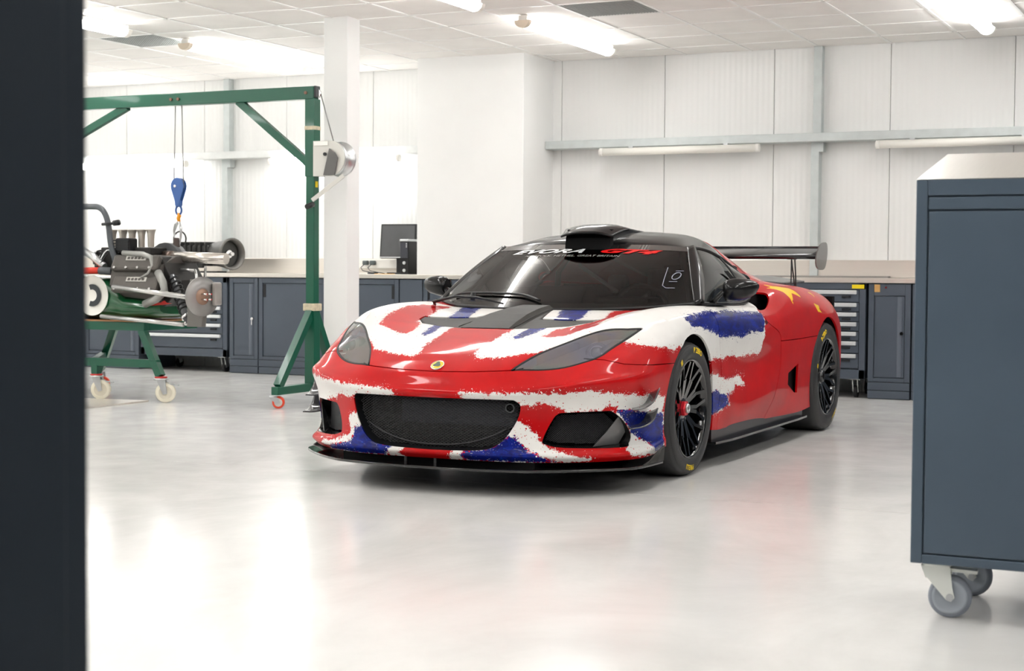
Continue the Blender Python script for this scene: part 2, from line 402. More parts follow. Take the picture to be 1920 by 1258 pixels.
door_unit(-2.535, -1.75, 'grey base cabinet partly hidden behind the grey trolley', slot=-2.49)
for k in range(3):  # unseen lockers, added to darken the reflections on the car flank
    x0_ = -1.735 + k * .87
    r = empty('added_locker', (x0_ + .43, CF, 0)); tag(r, 'tall grey locker added out of frame at right to darken car reflections, %s from the bench end' % ('first', 'second', 'third')[k], 'locker', 'added tall lockers')
    MB().bev(x0_ + .002, x0_ + .862, CF + .02, CB, 0, 1.93, .005).build('body', NAVY, r)
    for q in (0, 1):
        d_ = MB().bev(x0_ + .01 + .427 * q, x0_ + .43 + .427 * q, CF, CF + .022, .08, 1.91, .004).build('door', NAVY, r)
        MB().bev(x0_ + .385 + .07 * q, x0_ + .40 + .07 * q, CF - .02, CF, .9, 1.1, .004).build('handle', ALU, d_)
for k in range(4):  # more bench units out of frame, added as dark reflections for the car side
    x0_ = .90 + k * .86
    door_unit(x0_, x0_ + .85, 'added grey base cabinet out of frame at right, %s after the tall lockers' % ('first', 'second', 'third', 'fourth')[k], strip=True)
wt = empty('worktop', (-6.5, CF, .927)); tag(wt, 'long stainless steel worktop over the grey base cabinets', 'worktop')
MB().bev(-11.58, -1.745, CF - .015, 12.812, .93, .968, .004).bev(-11.58, -7.079, 12.812, 13.40, .93, .968, .004).bev(-5.997, -1.745, 12.812, 13.40, .93, .968, .004).build('top', STEEL, wt)
MB().bev(-11.58, -7.078, 13.40, 13.464, .968, 1.118, .004).build('upstand', STEEL, wt)
MB().bev(-5.998, -1.745, 13.40, 13.464, .968, 1.118, .004).build('upstand', STEEL, wt)
MB().bev(-5.9, -2.86, 13.30, 13.40, .9685, .984, .002).build('cable_tray', mat('grey steel strip', srgb(150, 146, 142), .4, .7), wt)

# things on the bench
pc = empty('desktop_computer', (-7.27, 13.0, .968)); tag(pc, 'slim black desktop computer standing on the worktop in front of the monitor', 'computer')
MB().bev(-7.318, -7.228, 12.93, 13.22, .9685, 1.285, .006).build('case', BLACK, pc)
MB().bev(-7.322, -7.224, 12.925, 13.22, 1.275, 1.296, .006).build('top_trim', mat('silver plastic', srgb(205, 208, 210), .3, .3), pc)
MB().bev(-7.312, -7.234, 12.922, 12.932, 1.12, 1.265, .003).build('front_grille', mat('dark grey plastic', srgb(58, 60, 68), .4), pc)
for z in (1.075, 1.005): MB().cyl((-7.272, 12.932, z), (-7.272, 12.921, z), .015, 20).build('round_button', mat('silver plastic', srgb(205, 208, 210), .3, .3), pc)
for z in (1.25, 1.235, 1.22): MB().box(-7.25, -7.24, 12.919, 12.923, z, z + .008).build('port', mat('silver plastic', (1, 1, 1)), pc)
mo = empty('monitor', (-7.45, 13.28, .968)); tag(mo, 'black flat monitor on the worktop beside the white pier', 'monitor')
mm = MB().bev(-.185, .185, -.02, .02, .0, .33, .006)
def tilt(mb, c, ang, rz=0):
    ca, sa = math.cos(ang), math.sin(ang); cz, sz = math.cos(rz), math.sin(rz); o = []
    for x, y, z in mb.v:
        y2 = y * ca + z * sa; z2 = z * ca - y * sa
        o.append((c[0] + x * cz - y2 * sz, c[1] + x * sz + y2 * cz, c[2] + z2))
    mb.v = o; return mb
MC = (-7.505, 13.22, 1.118)
tilt(mm, MC, .12, .10).build('bezel', BLACK, mo)
tilt(MB().box(-.170, .170, -.022, -.0195, .02, .315), MC, .12, .10).build('screen', mat('dark screen', srgb(88, 89, 91), .25, noise=.05), mo)
tilt(MB().box(-.18, .18, -.0225, -.0195, .004, .014), MC, .12, .10).build('lower_trim', mat('silver plastic', (1, 1, 1)), mo)
MB().bev(-7.54, -7.46, 13.25, 13.28, .98, 1.25, .004).bev(-7.6, -7.4, 13.17, 13.37, .9685, .985, .004).build('stand', BLACK, mo)
tr = empty('socket_trunking', (-7.8, 13.38, 1.02)); tag(tr, 'white socket trunking with two plugs behind the column', 'trunking')
MB().bev(-8.35, -7.082, 13.33, 13.40, 1.022, 1.11, .006).build('cover', WHITE_PL, tr)
for k, xx in enumerate((-7.915, -7.835)):
    p = MB().bev(xx - .026, xx + .026, 13.285, 13.33, 1.055, 1.098, .008).build('plug', mat('grey plug', srgb(88, 96, 96), .4), tr)
    pts = [(xx, 13.28, 1.06), (xx - .02, 13.25, 1.03), (xx + .02, 13.22, 1.0), (xx + .12, 13.2, .985), (xx + .24, 13.12, .975)]
    MB().tube(pts, .004, 6).build('cable', DARK, p)
pn = tag(MB().cyl((-7.62, 12.86, .978), (-7.53, 12.85, .978), .0095, 10).cyl((-7.53, 12.85, .978), (-7.51, 12.85, .978), .007, 10).build('marker_pen', BLACK), 'black marker pen lying on the worktop left of the computer', 'pen')
tag(MB().bev(-7.70, -7.62, 12.83, 12.86, .9685, .980, .003).build('label_roll', WHITE_PL), 'small white box lying beside the marker pen', 'box')
tag(MB().bev(-7.52, -7.33, 12.80, 12.86, .9685, .974, .002).build('ruler', mat('orange wood', srgb(226, 176, 96), .5)), 'orange strip lying in front of the desktop computer', 'ruler')

# bare gearbox on the bench, behind the race car
gb = empty('gearbox', (-9.6, 13.1, .968)); tag(gb, 'bare gearbox with open bell housing lying on the worktop behind the race car', 'gearbox')
GREYC = mat('cast grey metal', srgb(92, 92, 90), .5, .5, noise=.2, nscale=20); GREYL = mat('pale cast rim', srgb(104, 102, 99), .45, .5, noise=.12)
gx = -9.30; gz = 1.155; gy = 13.0
MB().lathe([(.10, -.30), (.12, -.18), (.135, -.06), (.158, .03), (.158, .05)], (gx, gy, gz), (1, -.25, 0), 30).build('bell_housing', GREYC, gb)
MB().lathe([(.158, .03), (.161, .05), (.158, .058), (.143, .058), (.128, .0)], (gx, gy, gz), (1, -.25, 0), 40).build('flange', GREYL, gb)
MB().lathe([(.001, -.02), (.125, -.02)], (gx, gy, gz), (1, -.25, 0), 30).build('bell_wall', mat('dark grey metal', srgb(70, 70, 68), .5, .4), gb)
MB().cyl((gx - .02, gy, gz), (gx + .06, gy - .02, gz), .018, 14).cyl((gx - .02, gy, gz), (gx + .01, gy - .005, gz), .04, 18).build('input_shaft', CHROME, gb)
bx = MB()
bx.bev(gx - .62, gx - .2, gy - .07, gy + .13, gz - .12, gz + .09, .02)
for k in range(7): bx.bev(gx - .60 + k * .06, gx - .585 + k * .06, gy - .085, gy + .14, gz - .1, gz + .12, .004)
bx.bev(gx - .6, gx - .25, gy - .09, gy - .06, gz - .14, gz - .09, .01)
bx.build('casing', mat('dark cast metal', srgb(58, 58, 57), .45, .5, noise=.25, nscale=25), gb)
MB().cyl((gx - .75, gy + .02, gz - .02), (gx - .6, gy + .02, gz - .02), .055, 18).cyl((gx - .55, gy - .09, gz - .06), (gx - .25, gy - .1, gz - .05), .03, 14).build('tail_housing', GREYC, gb)
MB().bev(gx - .6, gx - .1, gy - .06, gy + .1, .9685, .985, .004).build('cradle', mat('dark cast metal', (0, 0, 0)), gb)
hp = [(-9.87 + .075 * math.cos(t), 12.96, 1.305 + .075 * math.sin(t)) for t in [PI * (1.25 - 1.45 * k / 16) for k in range(17)]]
MB().tube([(-9.93, 13.0, 1.12)] + hp + [(-9.78, 13.0, 1.2)], .008, 8).build('breather_hose', RUBBER, gb)

# ---------------------------------------------------------------- green gantry hoist
GX, GY = -6.45, 10.07
ga = empty('gantry_hoist', (GX, GY, 0)); tag(ga, 'green steel gantry hoist on casters with a hand winch on its post', 'hoist')
MB().bev(GX - .036, GX + .036, GY - .036, GY + .036, .70, 1.72, .004).build('post_upper_tube', GREEN, ga)
MB().bev(GX - .042, GX + .042, GY - .042, GY + .042, 1.70, 2.275, .004).build('post_sleeve', GREEN, ga)
MB().bev(GX - .042, GX + .042, GY - .042, GY + .042, .10, .71, .004).build('post_base', GREEN, ga)
for sy, ll in ((-1, .455), (1, .33)):
    MB().bar((GX, GY + sy * .02, .70), (GX, GY + sy * ll, .16), .055, .055, (0, 0, 1)).build('brace_leg', GREEN, ga)
MB().bev(GX - .03, GX + .03, GY - .50, GY + .375, .10, .16, .004).build('foot_beam', GREEN, ga)
MB().bev(GX - .052, GX + .052, GY - .052, GY + .052, .70, .755, .006).build('collar_tape', mat('worn pale tape', srgb(196, 186, 160), .7, noise=.2, nscale=40), ga)
MB().bev(GX - .0445, GX + .0445, GY - .0445, GY + .0445, 2.045, 2.075, .004).build('paper_tape', mat('worn pale tape', (0, 0, 0)), ga)
XF = -9.75
MB().bev(XF - .05, GX + .035, GY - .045, GY + .03, 2.273, 2.368, .005).build('top_beam', GREEN, ga)
MB().bar((GX - .03, GY - .005, 1.80), (GX - .66, GY - .005, 2.285), .045, .055).build('knee_brace', GREEN, ga)
MB().bar((XF + 1.02 - .6, GY - .005, 1.78), (XF + 1.02 + .56, GY - .005, 2.285), .045, .055).build('knee_brace', GREEN, ga)
# far post, behind the dark cabinet
MB().bev(XF - .036 + .38, XF + .036 + .38, GY - .036, GY + .036, .10, 2.275, .004).bev(XF + .35, XF + .41, GY - .5, GY + .5, .10, .16, .004).build('far_post', GREEN, ga)
MB().bev(GX + .035, GX + .05, GY - .04, GY + .025, 2.285, 2.37, .003).build('end_plate', BLACK, ga)
MB().cyl((GX + .045, GY - .015, 2.315), (GX + .045, GY + .005, 2.315), .032, 20).build('rope_pulley', CHROME, ga)
for bxx in (-7.715, -7.647, GX - .03):
    MB().cyl((bxx, GY - .045, 2.32), (bxx, GY - .056, 2.32), .012, 12).build('bolt', mat('brown bolt', srgb(120, 92, 76), .5, .4), ga)
# winch
wn = MB().prism([(GX + .04, 1.70), (GX + .19, 1.70)] + [(GX + .185 + .125 * math.cos(t), 1.83 + .13 * math.sin(t)) for t in [-PI / 2 + .12 + (PI - .12) * k / 14 for k in range(15)]] + [(GX + .04, 1.96)], 'y', GY - .055, GY - .045).bev(GX + .04, GX + .08, GY - .05, GY + .05, 1.70, 1.96, .004).build('winch_plate', mat('pale grey enamel', srgb(206, 205, 198), .35), ga)
MB().lathe([(.001, -.02), (.122, -.02), (.126, -.015), (.126, -.008), (.095, -.004), (.095, .085), (.126, .09), (.131, .096), (.131, .104), (.001, .108)], (GX + .19, GY - .01, 1.83), (0, 1, 0), 44).build('winch_drum', ZINC, wn)
MB().prism([(GX + .14, 1.705), (GX + .235, 1.705), (GX + .262, 1.83), (GX + .235, 1.87), (GX + .19, 1.90)], 'y', GY - .075, GY - .06).build('gear_guard', mat('graphite plastic', srgb(96, 95, 93), .45), wn)
MB().cyl((GX + .15, GY - .062, 1.86), (GX + .15, GY - .074, 1.86), .013, 12).build('winch_bolt', BLACK, wn)
MB().bev(GX + .05, GX + .17, GY - .0625, GY - .06, 1.925, 1.955, .0005).build('rating_plate', WHITE_PL, wn)
hd = MB().bar((GX + .30, GY - .05, 1.70), (GX + .055, GY - .09, 1.52), .012, .03).build('crank_arm', mat('pale grey enamel', (0, 0, 0)), wn)
MB().cyl((GX + .06, GY - .09, 1.49), (GX + .06, GY - .17, 1.47), .02, 14).build('crank_knob', BLACK, wn)
MB().bev(GX + .037, GX + .041, GY - .02, GY + .01, 1.62, 1.665, .001).build('yellow_label', YEL, ga)
MB().tube([(GX + .075, GY - .005, 2.31), (GX + .17, GY + .02, 1.96)], .0045, 6).build('winch_rope', mat('steel rope', srgb(150, 150, 148), .4, .6), ga)
def castor(parent, x, y, zt, r, wm, core, ang=0.0, brake=True, name='caster', red=True):
    ca, sa = math.cos(ang), math.sin(ang)
    def W(px, py, pz): return (x + px * ca - py * sa, y + px * sa + py * ca, pz)
    m_ = MB()
    m_.cyl((x, y, zt - .012), (x, y, zt), r * .72, 20)
    for sd in (-1, 1):
        m_.add([W(-.03, sd * .028, zt - .012), W(.035, sd * .028, zt - .012), W(.05, sd * .028, r * .9), W(.02, sd * .028, r * .8),
                W(-.03, sd * .033, zt - .012), W(.035, sd * .033, zt - .012), W(.05, sd * .033, r * .9), W(.02, sd * .033, r * .8)],
               [(0, 1, 2, 3), (7, 6, 5, 4), (0, 4, 5, 1), (1, 5, 6, 2), (2, 6, 7, 3), (3, 7, 4, 0)])
    if brake: m_.bar(W(-.02, 0, zt - .03), W(.13, 0, zt - .055), .035, .008)
    c = m_.build(name, ZINC, parent)
    if red: MB().cyl((x, y, zt), (x, y, zt + .012), r * .62, 20).build('swivel_ring', mat('red swivel ring', srgb(196, 52, 48), .4), c)
    ax = (-sa, ca, 0)
    MB().lathe([(r * .4, -.02), (r * .9, -.02), (r, -.013), (r, .013), (r * .9, .02), (r * .4, .02)], W(.035, 0, r), ax, 30).build('wheel', wm, c)
    MB().cyl(W(.035, -.021, r), W(.035, .021, r), r * .42 if core is None else r * .66, 20).build('wheel_hub', core or wm, c)
    MB().cyl(W(.035, -.036, r), W(.035, .036, r), r * .13, 10).build('axle', ZINC, c)
    return c
REDW = mat('orange red polyurethane', srgb(226, 74, 44), .4); CORE = mat('pale grey hub', srgb(214, 212, 206), .4, noise=.05)
for yy, nm in ((GY - .46, 0), (GY + .33, 1)):
    castor(ga, GX - .035, yy, .092, .045, REDW, CORE, .5, False, red=False)
    castor(ga, XF + .345, yy, .092, .045, REDW, CORE, .5, False, red=False)
# pulley block hanging from the beam
HX = -7.676; HY = GY - .005
hk = empty('pulley_block', (HX, HY, 1.6)); tag(hk, 'blue pulley block with steel hook hanging from the green beam', 'pulley')
BLUE = mat('blue enamel', srgb(58, 96, 158), .35)
prof = [(HX + .060 * math.cos(t), 1.650 + .066 * math.sin(t)) for t in [-.35 + (PI + .7) * k / 14 for k in range(15)]] + [(HX - .022, 1.535), (HX - .018, 1.50), (HX + .018, 1.50), (HX + .022, 1.535)]
MB().prism(prof, 'y', HY - .022, HY - .012).prism(prof, 'y', HY + .012, HY + .022).bev(HX - .018, HX + .018, HY - .02, HY + .02, 1.49, 1.54, .004).build('cheek_plates', BLUE, hk)
MB().lathe([(.02, -.010), (.047, -.010), (.040, 0), (.047, .010), (.02, .010)], (HX, HY, 1.655), (0, 1, 0), 28).build('sheave', ZINC, hk)
MB().cyl((HX - .015, HY - .022, 1.65), (HX - .015, HY - .032, 1.65), .011, 12).build('pin', CHROME, hk)
MB().tube([(HX + .027 * math.cos(t), HY, 1.463 + .034 * math.sin(t)) for t in [2 * PI * k / 18 for k in range(18)]], .008, 8, closed=True).build('ring', BLUE, hk)
MB().tube([(HX, HY, 1.44), (HX + .006, HY, 1.42), (HX - .004, HY, 1.40), (HX + .004, HY, 1.372)], [.013, .016, .015, .011], 10).build('orange_swivel', mat('orange steel', srgb(240, 160, 34), .4), hk)
hkp = [(HX, 1.375), (HX - .028, 1.355), (HX - .045, 1.30), (HX - .040, 1.262), (HX - .012, 1.20), (HX - .002, 1.19)]
MB().tube([(px, HY, pz) for px, pz in hkp], [.018, .02, .012, .009, .010, .008], 10, flat=.6).tube([(HX + .004, HY, 1.375), (HX + .022, HY, 1.32), (HX + .018, HY, 1.25), (HX + .004, HY, 1.19)], [.016, .013, .011, .009], 10, flat=.6).build('hook', ZINC, hk)
MB().tube([(HX - .03, HY, 2.275), (HX - .045, HY, 1.66)], .0045, 6).tube([(HX + .032, HY, 2.275), (HX + .046, HY, 1.66)], .0045, 6).build('rope', mat('steel rope', (0, 0, 0)), hk)

# ---------------------------------------------------------------- vintage race car chassis on its stand
RY = 9.95           # its centre line
st = empty('wheeled_stand', (-8.4, RY, 0)); tag(st, 'green wheeled steel stand under the vintage race car', 'stand')
MB().bev(-9.6, -7.66, RY - .33, RY - .27, .535, .60, .004).bev(-9.6, -7.66, RY + .27, RY + .33, .535, .60, .004).bev(-7.72, -7.66, RY - .27, RY + .27, .535, .60, .004).bev(-9.6, -9.54, RY - .27, RY + .27, .535, .60, .004).build('top_frame', GREEN, st)
MB().bev(-9.6, -7.66, RY - .33, RY + .33, .601, .613, .002).build('plywood_pad', mat('plywood', srgb(176, 128, 88), .6), st)
MB().bar((-7.70, RY - .30, .54), (-7.50, RY - .34, .198), .055, .055, (1, 0, 0)).build('leg', GREEN, st)
MB().bar((-9.56, RY - .30, .54), (-9.76, RY - .34, .198), .055, .055, (1, 0, 0)).build('leg', GREEN, st)
MB().bar((-8.45, RY + .29, .54), (-8.80, RY + .53, .165), .055, .055, (1, 0, 0)).build('leg', GREEN, st)
MB().bar((-7.53, RY - .33, .29), (-8.12, RY - .33, .29), .05, .06).bar((-8.12, RY - .33, .29), (-8.9, RY - .36, .27), .05, .06).bar((-8.14, RY - .33, .285), (-8.70, RY + .45, .285), .05, .06).build('lower_rail', GREEN, st)
MB().bar((-8.12, RY - .33, .196), (-8.12, RY - .33, .27), .055, .055, (1, 0, 0)).build('leg', GREEN, st)
IVORY = mat('ivory nylon wheel', srgb(232, 226, 206), .4, noise=.05)
for cx, cy, a_ in ((-7.50, RY - .335, .5), (-8.12, RY - .33, .45), (-9.76, RY - .335, .3)):
    castor(st, cx, cy, .185, .076, IVORY, mat('ivory hub', srgb(206, 200, 182), .5), a_)
castor(st, -8.82, RY + .54, .152, .05, REDW, CORE, .4, False)
pl = tag(MB().prism([(-8.9, 8.62), (-7.62, 8.62), (-7.62, 9.62), (-8.9, 9.44)], 'z', .0005, .012).build('floor_plate', STEEL), 'thin stainless steel plate lying on the floor under the green stand', 'plate')

rc = empty('race_car_chassis', (-8.3, RY, .614)); tag(rc, 'green vintage single-seat race car without wheels, resting on the green stand', 'race car')
RGREEN = mat('racing green paint', srgb(20, 84, 46), .25, coat=.6, noise=.05)
def loft(secs, name, m, parent, smooth=True):
    """skin closed sections given as lists of points"""
    mb = MB(); n = len(secs[0])
    mb.v = [tuple(p) for s_ in secs for p in s_]
    for k in range(len(secs) - 1):
        for i in range(n):
            j = (i + 1) % n; mb.f.append((k * n + i, k * n + j, (k + 1) * n + j, (k + 1) * n + i)); mb.sm.append(smooth)
    mb.f.append(tuple(range(n))[::-1]); mb.f.append(tuple(range((len(secs) - 1) * n, len(secs) * n))); mb.sm += [False] * 2
    return mb.build(name, m, parent)
def sect(x, w_, z0, z1, n=20, p=.62):
    o = []
    for i in range(n):
        t = 2 * PI * i / n; c, s_ = math.cos(t), math.sin(t)
        o.append((x, RY + w_ * math.copysign(abs(c) ** p, c), (z0 + z1) / 2 + (z1 - z0) / 2 * math.copysign(abs(s_) ** p, s_)))
    return o
loft([sect(-10.4, .10, .70, .86), sect(-10.0, .24, .64, .93), sect(-9.3, .33, .62, .97), sect(-8.5, .365, .616, .955), sect(-8.02, .37, .618, .93), sect(-7.86, .35, .62, .80), sect(-7.66, .33, .63, .785), sect(-7.56, .27, .66, .77)], 'body_tub', RGREEN, rc)
# number roundel, flush on the flank
yf = RY - .3775
rd = MB().lathe([(.001, 0), (.155, 0), (.155, .004)], (-8.12, yf + .004, .80), (0, -1, 0), 40)
rd.build('number_roundel', mat('white roundel', srgb(238, 236, 228), .35), rc)
arc = []
for k in range(19):
    t = PI * .62 - PI * 1.24 * k / 18
    arc.append((-8.115 + .085 * math.cos(t), .80 + .085 * math.sin(t)))
for k in range(19):
    t = -PI * .62 + PI * 1.24 * k / 18
    arc.append((-8.115 + .045 * math.cos(t), .80 + .045 * math.sin(t)))
MB().prism(arc, 'y', yf - .004, yf - .0005).build('number', mat('charcoal number', srgb(52, 56, 58), .5), rc)
MB().prism([(-7.62, .74), (-7.56, .752), (-7.50, .752), (-7.47, .768), (-7.45, .752), (-7.40, .748), (-7.46, .738), (-7.54, .732), (-7.6, .726)], 'y', RY - .338, RY - .325).build('red_emblem', mat('red decal', srgb(196, 52, 44), .4), rc)
# engine
ENG = mat('magnesium grey engine casting', srgb(86, 82, 78), .5, .25, noise=.12, nscale=14); ENGD = mat('dark engine metal', srgb(48, 47, 46), .5, .4, noise=.25, nscale=30)
ey = RY - .17
loft([[(-7.98, ey + .30, .80), (-7.98, ey - .12, .80), (-7.98, ey - .17, .88), (-7.98, ey - .13, 1.07), (-7.98, ey + .05, 1.13), (-7.98, ey + .30, 1.13)],
      [(-7.52, ey + .30, .76), (-7.52, ey - .12, .76), (-7.52, ey - .17, .84), (-7.52, ey - .13, 1.03), (-7.52, ey + .05, 1.10), (-7.52, ey + .30, 1.10)]], 'engine_block', ENG, rc, False)
def cover(z, dy, dx, nm):
    m_ = MB().bev(-.215 + dx, .215 + dx, -.03, .03, -.065, .065, .018)
    tilt(m_, (-7.75, ey - .165 + dy, z), .45).build('cam_cover', ENG, rc, bevel=0)
    c = [o for o in bpy.data.objects if o.name.startswith('cam_cover')][-1]
    f = MB().box(-.085 + dx, .105 + dx, -.034, -.029, .012, .048); tilt(f, (-7.75, ey - .165 + dy, z), .45).build('name_plate', mat('cast aluminium plate', srgb(190, 188, 182), .4, .5), c)
    f = MB()
    for k in range(5): f.box(-.07 + dx + k * .033, -.047 + dx + k * .033, -.036, -.033, .02, .040)
    tilt(f, (-7.75, ey - .165 + dy, z), .45).build('plate_recess', ENG, c)
    for k in range(4):
        b = MB().cyl((-.17 + dx + k * .11, -.03, -.05), (-.17 + dx + k * .11, -.042, -.05), .01, 10); tilt(b, (-7.75, ey - .165 + dy, z), .45).build('bolt', CHROME, c)
    return c
cover(1.045, .03, 0, 0); cover(.885, -.02, .04, 1)
for k, tx in enumerate((-8.13, -8.03, -7.94, -7.85, -7.76)):
    for dy in (0,) if k else (0,):
        MB().lathe([(.024, 0), (.025, .06), (.028, .10), (.037, .132), (.042, .136), (.036, .128), (.025, .09), (.021, .05)], (tx, ey + .05, 1.172), (0, 0, 1), 20).build('intake_trumpet', mat('spun alloy', srgb(190, 184, 174), .3, .6), rc)
MB().bev(-8.2, -7.72, ey - .01, ey + .28, 1.11, 1.17, .01).build('throttle_body', ENGD, rc)
MB().bev(-8.01, -7.87, ey - .07, ey + .03, 1.13, 1.24, .012).bev(-8.0, -7.88, ey - .075, ey - .06, 1.15, 1.23, .004).build('ignition_box', BLACK, rc)
for k in range(4): MB().bar((-8.02, ey - .078, 1.155 + k * .022), (-7.87, ey - .078, 1.155 + k * .022), .008, .008).build('box_fin', DARK, rc)
MB().tube([(-7.88, ey - .13, 1.125), (-7.68, ey - .15, 1.115), (-7.60, ey - .15, 1.09), (-7.575, ey - .17, 1.03), (-7.60, ey - .19, .97), (-7.66, ey - .2, .94)], [.022, .022, .02, .012, .010, .008], 10).build('coolant_pipe', mat('grey pipe', srgb(150, 150, 146), .4, .4), rc)
# black airbox / seat behind the engine
loft([[(-7.74 + .17 * math.cos(t), yy, 1.02 + .19 * math.sin(t)) for t in [2 * PI * k / 20 for k in range(20)]] for yy in (RY + .02, RY + .12)], 'rear_cowl', mat('dark grey composite', srgb(88, 90, 92), .5, coat=.3), rc)
MB().prism([(-7.62, 1.10), (-7.55, 1.10), (-7.44, .92), (-7.43, .80), (-7.52, .72), (-7.6, .75)], 'y', ey - .10, ey + .30).build('gearbox_casing', ENGD, rc, bevel=.008)
MB().tube([(-7.53, ey - .16, .98), (-7.45, ey - .2, .90), (-7.43, ey - .21, .84), (-7.50, ey - .22, .78), (-7.62, ey - .2, .74)], .03, 12).build('exhaust_header', mat('grey pipe', (0, 0, 0)), rc)
# roll hoop
rh = [(-7.93, RY - .22, .93), (-7.985, RY - .24, 1.02), (-8.03, RY - .26, 1.18), (-8.055, RY - .26, 1.34), (-8.09, RY - .26, 1.43), (-8.15, RY - .25, 1.475), (-8.25, RY - .22, 1.485), (-8.5, RY - .12, 1.485), (-8.62, RY - .02, 1.46), (-8.68, RY + .02, 1.38), (-8.72, RY + .02, .95)]
def smooth_path(P, k=4):
    P = [Vector(p) for p in P]; o = []
    for i in range(len(P) - 1):
        a, b, c, d = P[max(i - 1, 0)], P[i], P[i + 1], P[min(i + 2, len(P) - 1)]
        for j in range(k):
            t = j / k; o.append(.5 * ((2 * b) + (-a + c) * t + (2 * a - 5 * b + 4 * c - d) * t * t + (-a + 3 * b - 3 * c + d) * t ** 3))
    return o + [P[-1]]
hoop = MB().tube(smooth_path(rh), .023, 12).build('roll_hoop', mat('grey steel tube', srgb(84, 88, 92), .4, .2), rc)
MB().tube([(-8.09, RY - .29, 1.345), (-7.96, RY - .30, 1.352)], [.012, .010], 8).lathe([(.001, 0), (.022, 0), (.022, .05), (.001, .05)], (-7.97, RY - .30, 1.353), (1, 0, .1), 14).build('hoop_clamp', BLACK, hoop)
MB().cyl((-8.35, RY - .31, .985), (-8.10, RY - .31, .99), .026, 16).build('red_extinguisher', mat('red enamel', srgb(214, 60, 42), .35), rc)
MB().cyl((-8.10, RY - .31, .99), (-7.985, RY - .30, .985), .03, 16).build('extinguisher_cap', mat('grey steel tube', (0, 0, 0)), rc)
MB().tube([(-8.32, RY - .25, 1.15), (-8.2, RY - .27, 1.10), (-8.08, RY - .28, 1.02)], .03, 12).build('silver_hose', ZINC, rc)
for k in range(6):
    a = random.random()
    MB().tube(smooth_path([(-8.25 + .03 * k, RY - .2 - .02 * k, 1.02 + .03 * a), (-8.2 + .03 * k, RY - .25, 1.10 + .05 * a), (-8.1 + .02 * k, RY - .2, 1.12), (-8.02, RY - .18, 1.05 + .02 * k)]), .007, 6).build('wiring', RUBBER if k % 2 else ZINC, rc)
MB().bev(-8.22, -8.02, RY - .24, RY - .05, 1.0, 1.14, .02).build('fuel_injection_unit', ENGD, rc)
# radius rods and rear suspension
RODM = mat('bright steel rod', srgb(196, 196, 194), .25, .8)
UX, UY = -7.13, 9.53
for p, q, r in (((-7.90, RY - .40, .868), (-7.20, UY, .80), .019), ((-8.03, RY - .38, .642), (-7.24, UY + .02, .595), .017), ((-7.36, RY - .20, .70), (-7.22, UY + .02, .60), .014), ((-7.40, RY - .2, .80), (-7.16, UY + .03, .82), .022), ((-7.40, RY, .93), (-7.16, UY + .03, .915), .014), ((-7.5, RY - .1, 1.0), (-7.36, RY - .1, .995), .012), ((-7.36, RY - .1, .995), (-7.14, UY + .05, .93), .012), ((-7.42, RY + .1, .9), (-7.30, RY - .05, 1.02), .010)):
    MB().cyl(p, q, r, 12).build('suspension_rod', RODM, rc)
sh = MB().cyl((-7.47, RY - .24, .95), (-7.21, UY + .04, .60), .026, 14).build('shock_absorber', mat('dark grey composite', (0, 0, 0)), rc)
p0 = Vector((-7.45, RY - .24, .925)); p1 = Vector((-7.27, UY + .08, .675)); dd = (p1 - p0); aa = dd.normalized().cross(Vector((0, 1, 0))).normalized(); bb = dd.normalized().cross(aa)
MB().tube([p0 + dd * k / 96 + (aa * math.cos(k * 2 * PI / 12) + bb * math.sin(k * 2 * PI / 12)) * .04 for k in range(97)], .008, 6).build('coil_spring', BLACK, sh)
MB().cyl((-7.25, UY + .05, .66), (-7.235, UY + .045, .64), .034, 14).build('spring_cup', CHROME, sh)
up = MB().prism([(-7.20, .58), (-7.06, .58), (-7.05, .66), (-7.09, .93), (-7.17, .93), (-7.19, .80)], 'y', UY, UY + .05).build('upright', mat('grey upright', srgb(112, 110, 106), .45, .4), rc, bevel=.006)
DAX = (.95, -.30, 0)
DC = (-7.02, UY - .05, .805)
MB().lathe([(.06, -.008), (.145, -.008), (.145, .006), (.06, .006)], DC, DAX, 48).build('brake_disc', mat('brushed disc iron', srgb(150, 148, 146), .4, .5, noise=.1), up)
MB().lathe([(.001, .02), (.045, .02), (.055, .004), (.075, .004)], DC, DAX, 32).build('disc_bell', mat('rusty brown bell', srgb(150, 122, 104), .5, .4), up)
dv = Vector(DAX).normalized()
for k in range(4):
    t = PI / 4 + k * PI / 2; o = Vector((.028 * math.cos(t) * .3, .028 * math.cos(t) * .95, .028 * math.sin(t)))
    c0 = Vector(DC) + o; MB().cyl(c0, c0 + dv * .085, .006, 8).build('wheel_stud', CHROME, up)
cal = MB()
for sg in (-1, 1):
    c0 = Vector(DC) + dv * (.028 * sg) + Vector((.03, .11, .02)); cal.bev(c0.x - .02, c0.x + .02, c0.y - .04, c0.y + .04, c0.z - .085, c0.z + .085, .012)
cal.build('brake_caliper', mat('grey cast caliper', srgb(160, 156, 152), .45, .4, noise=.1), up)
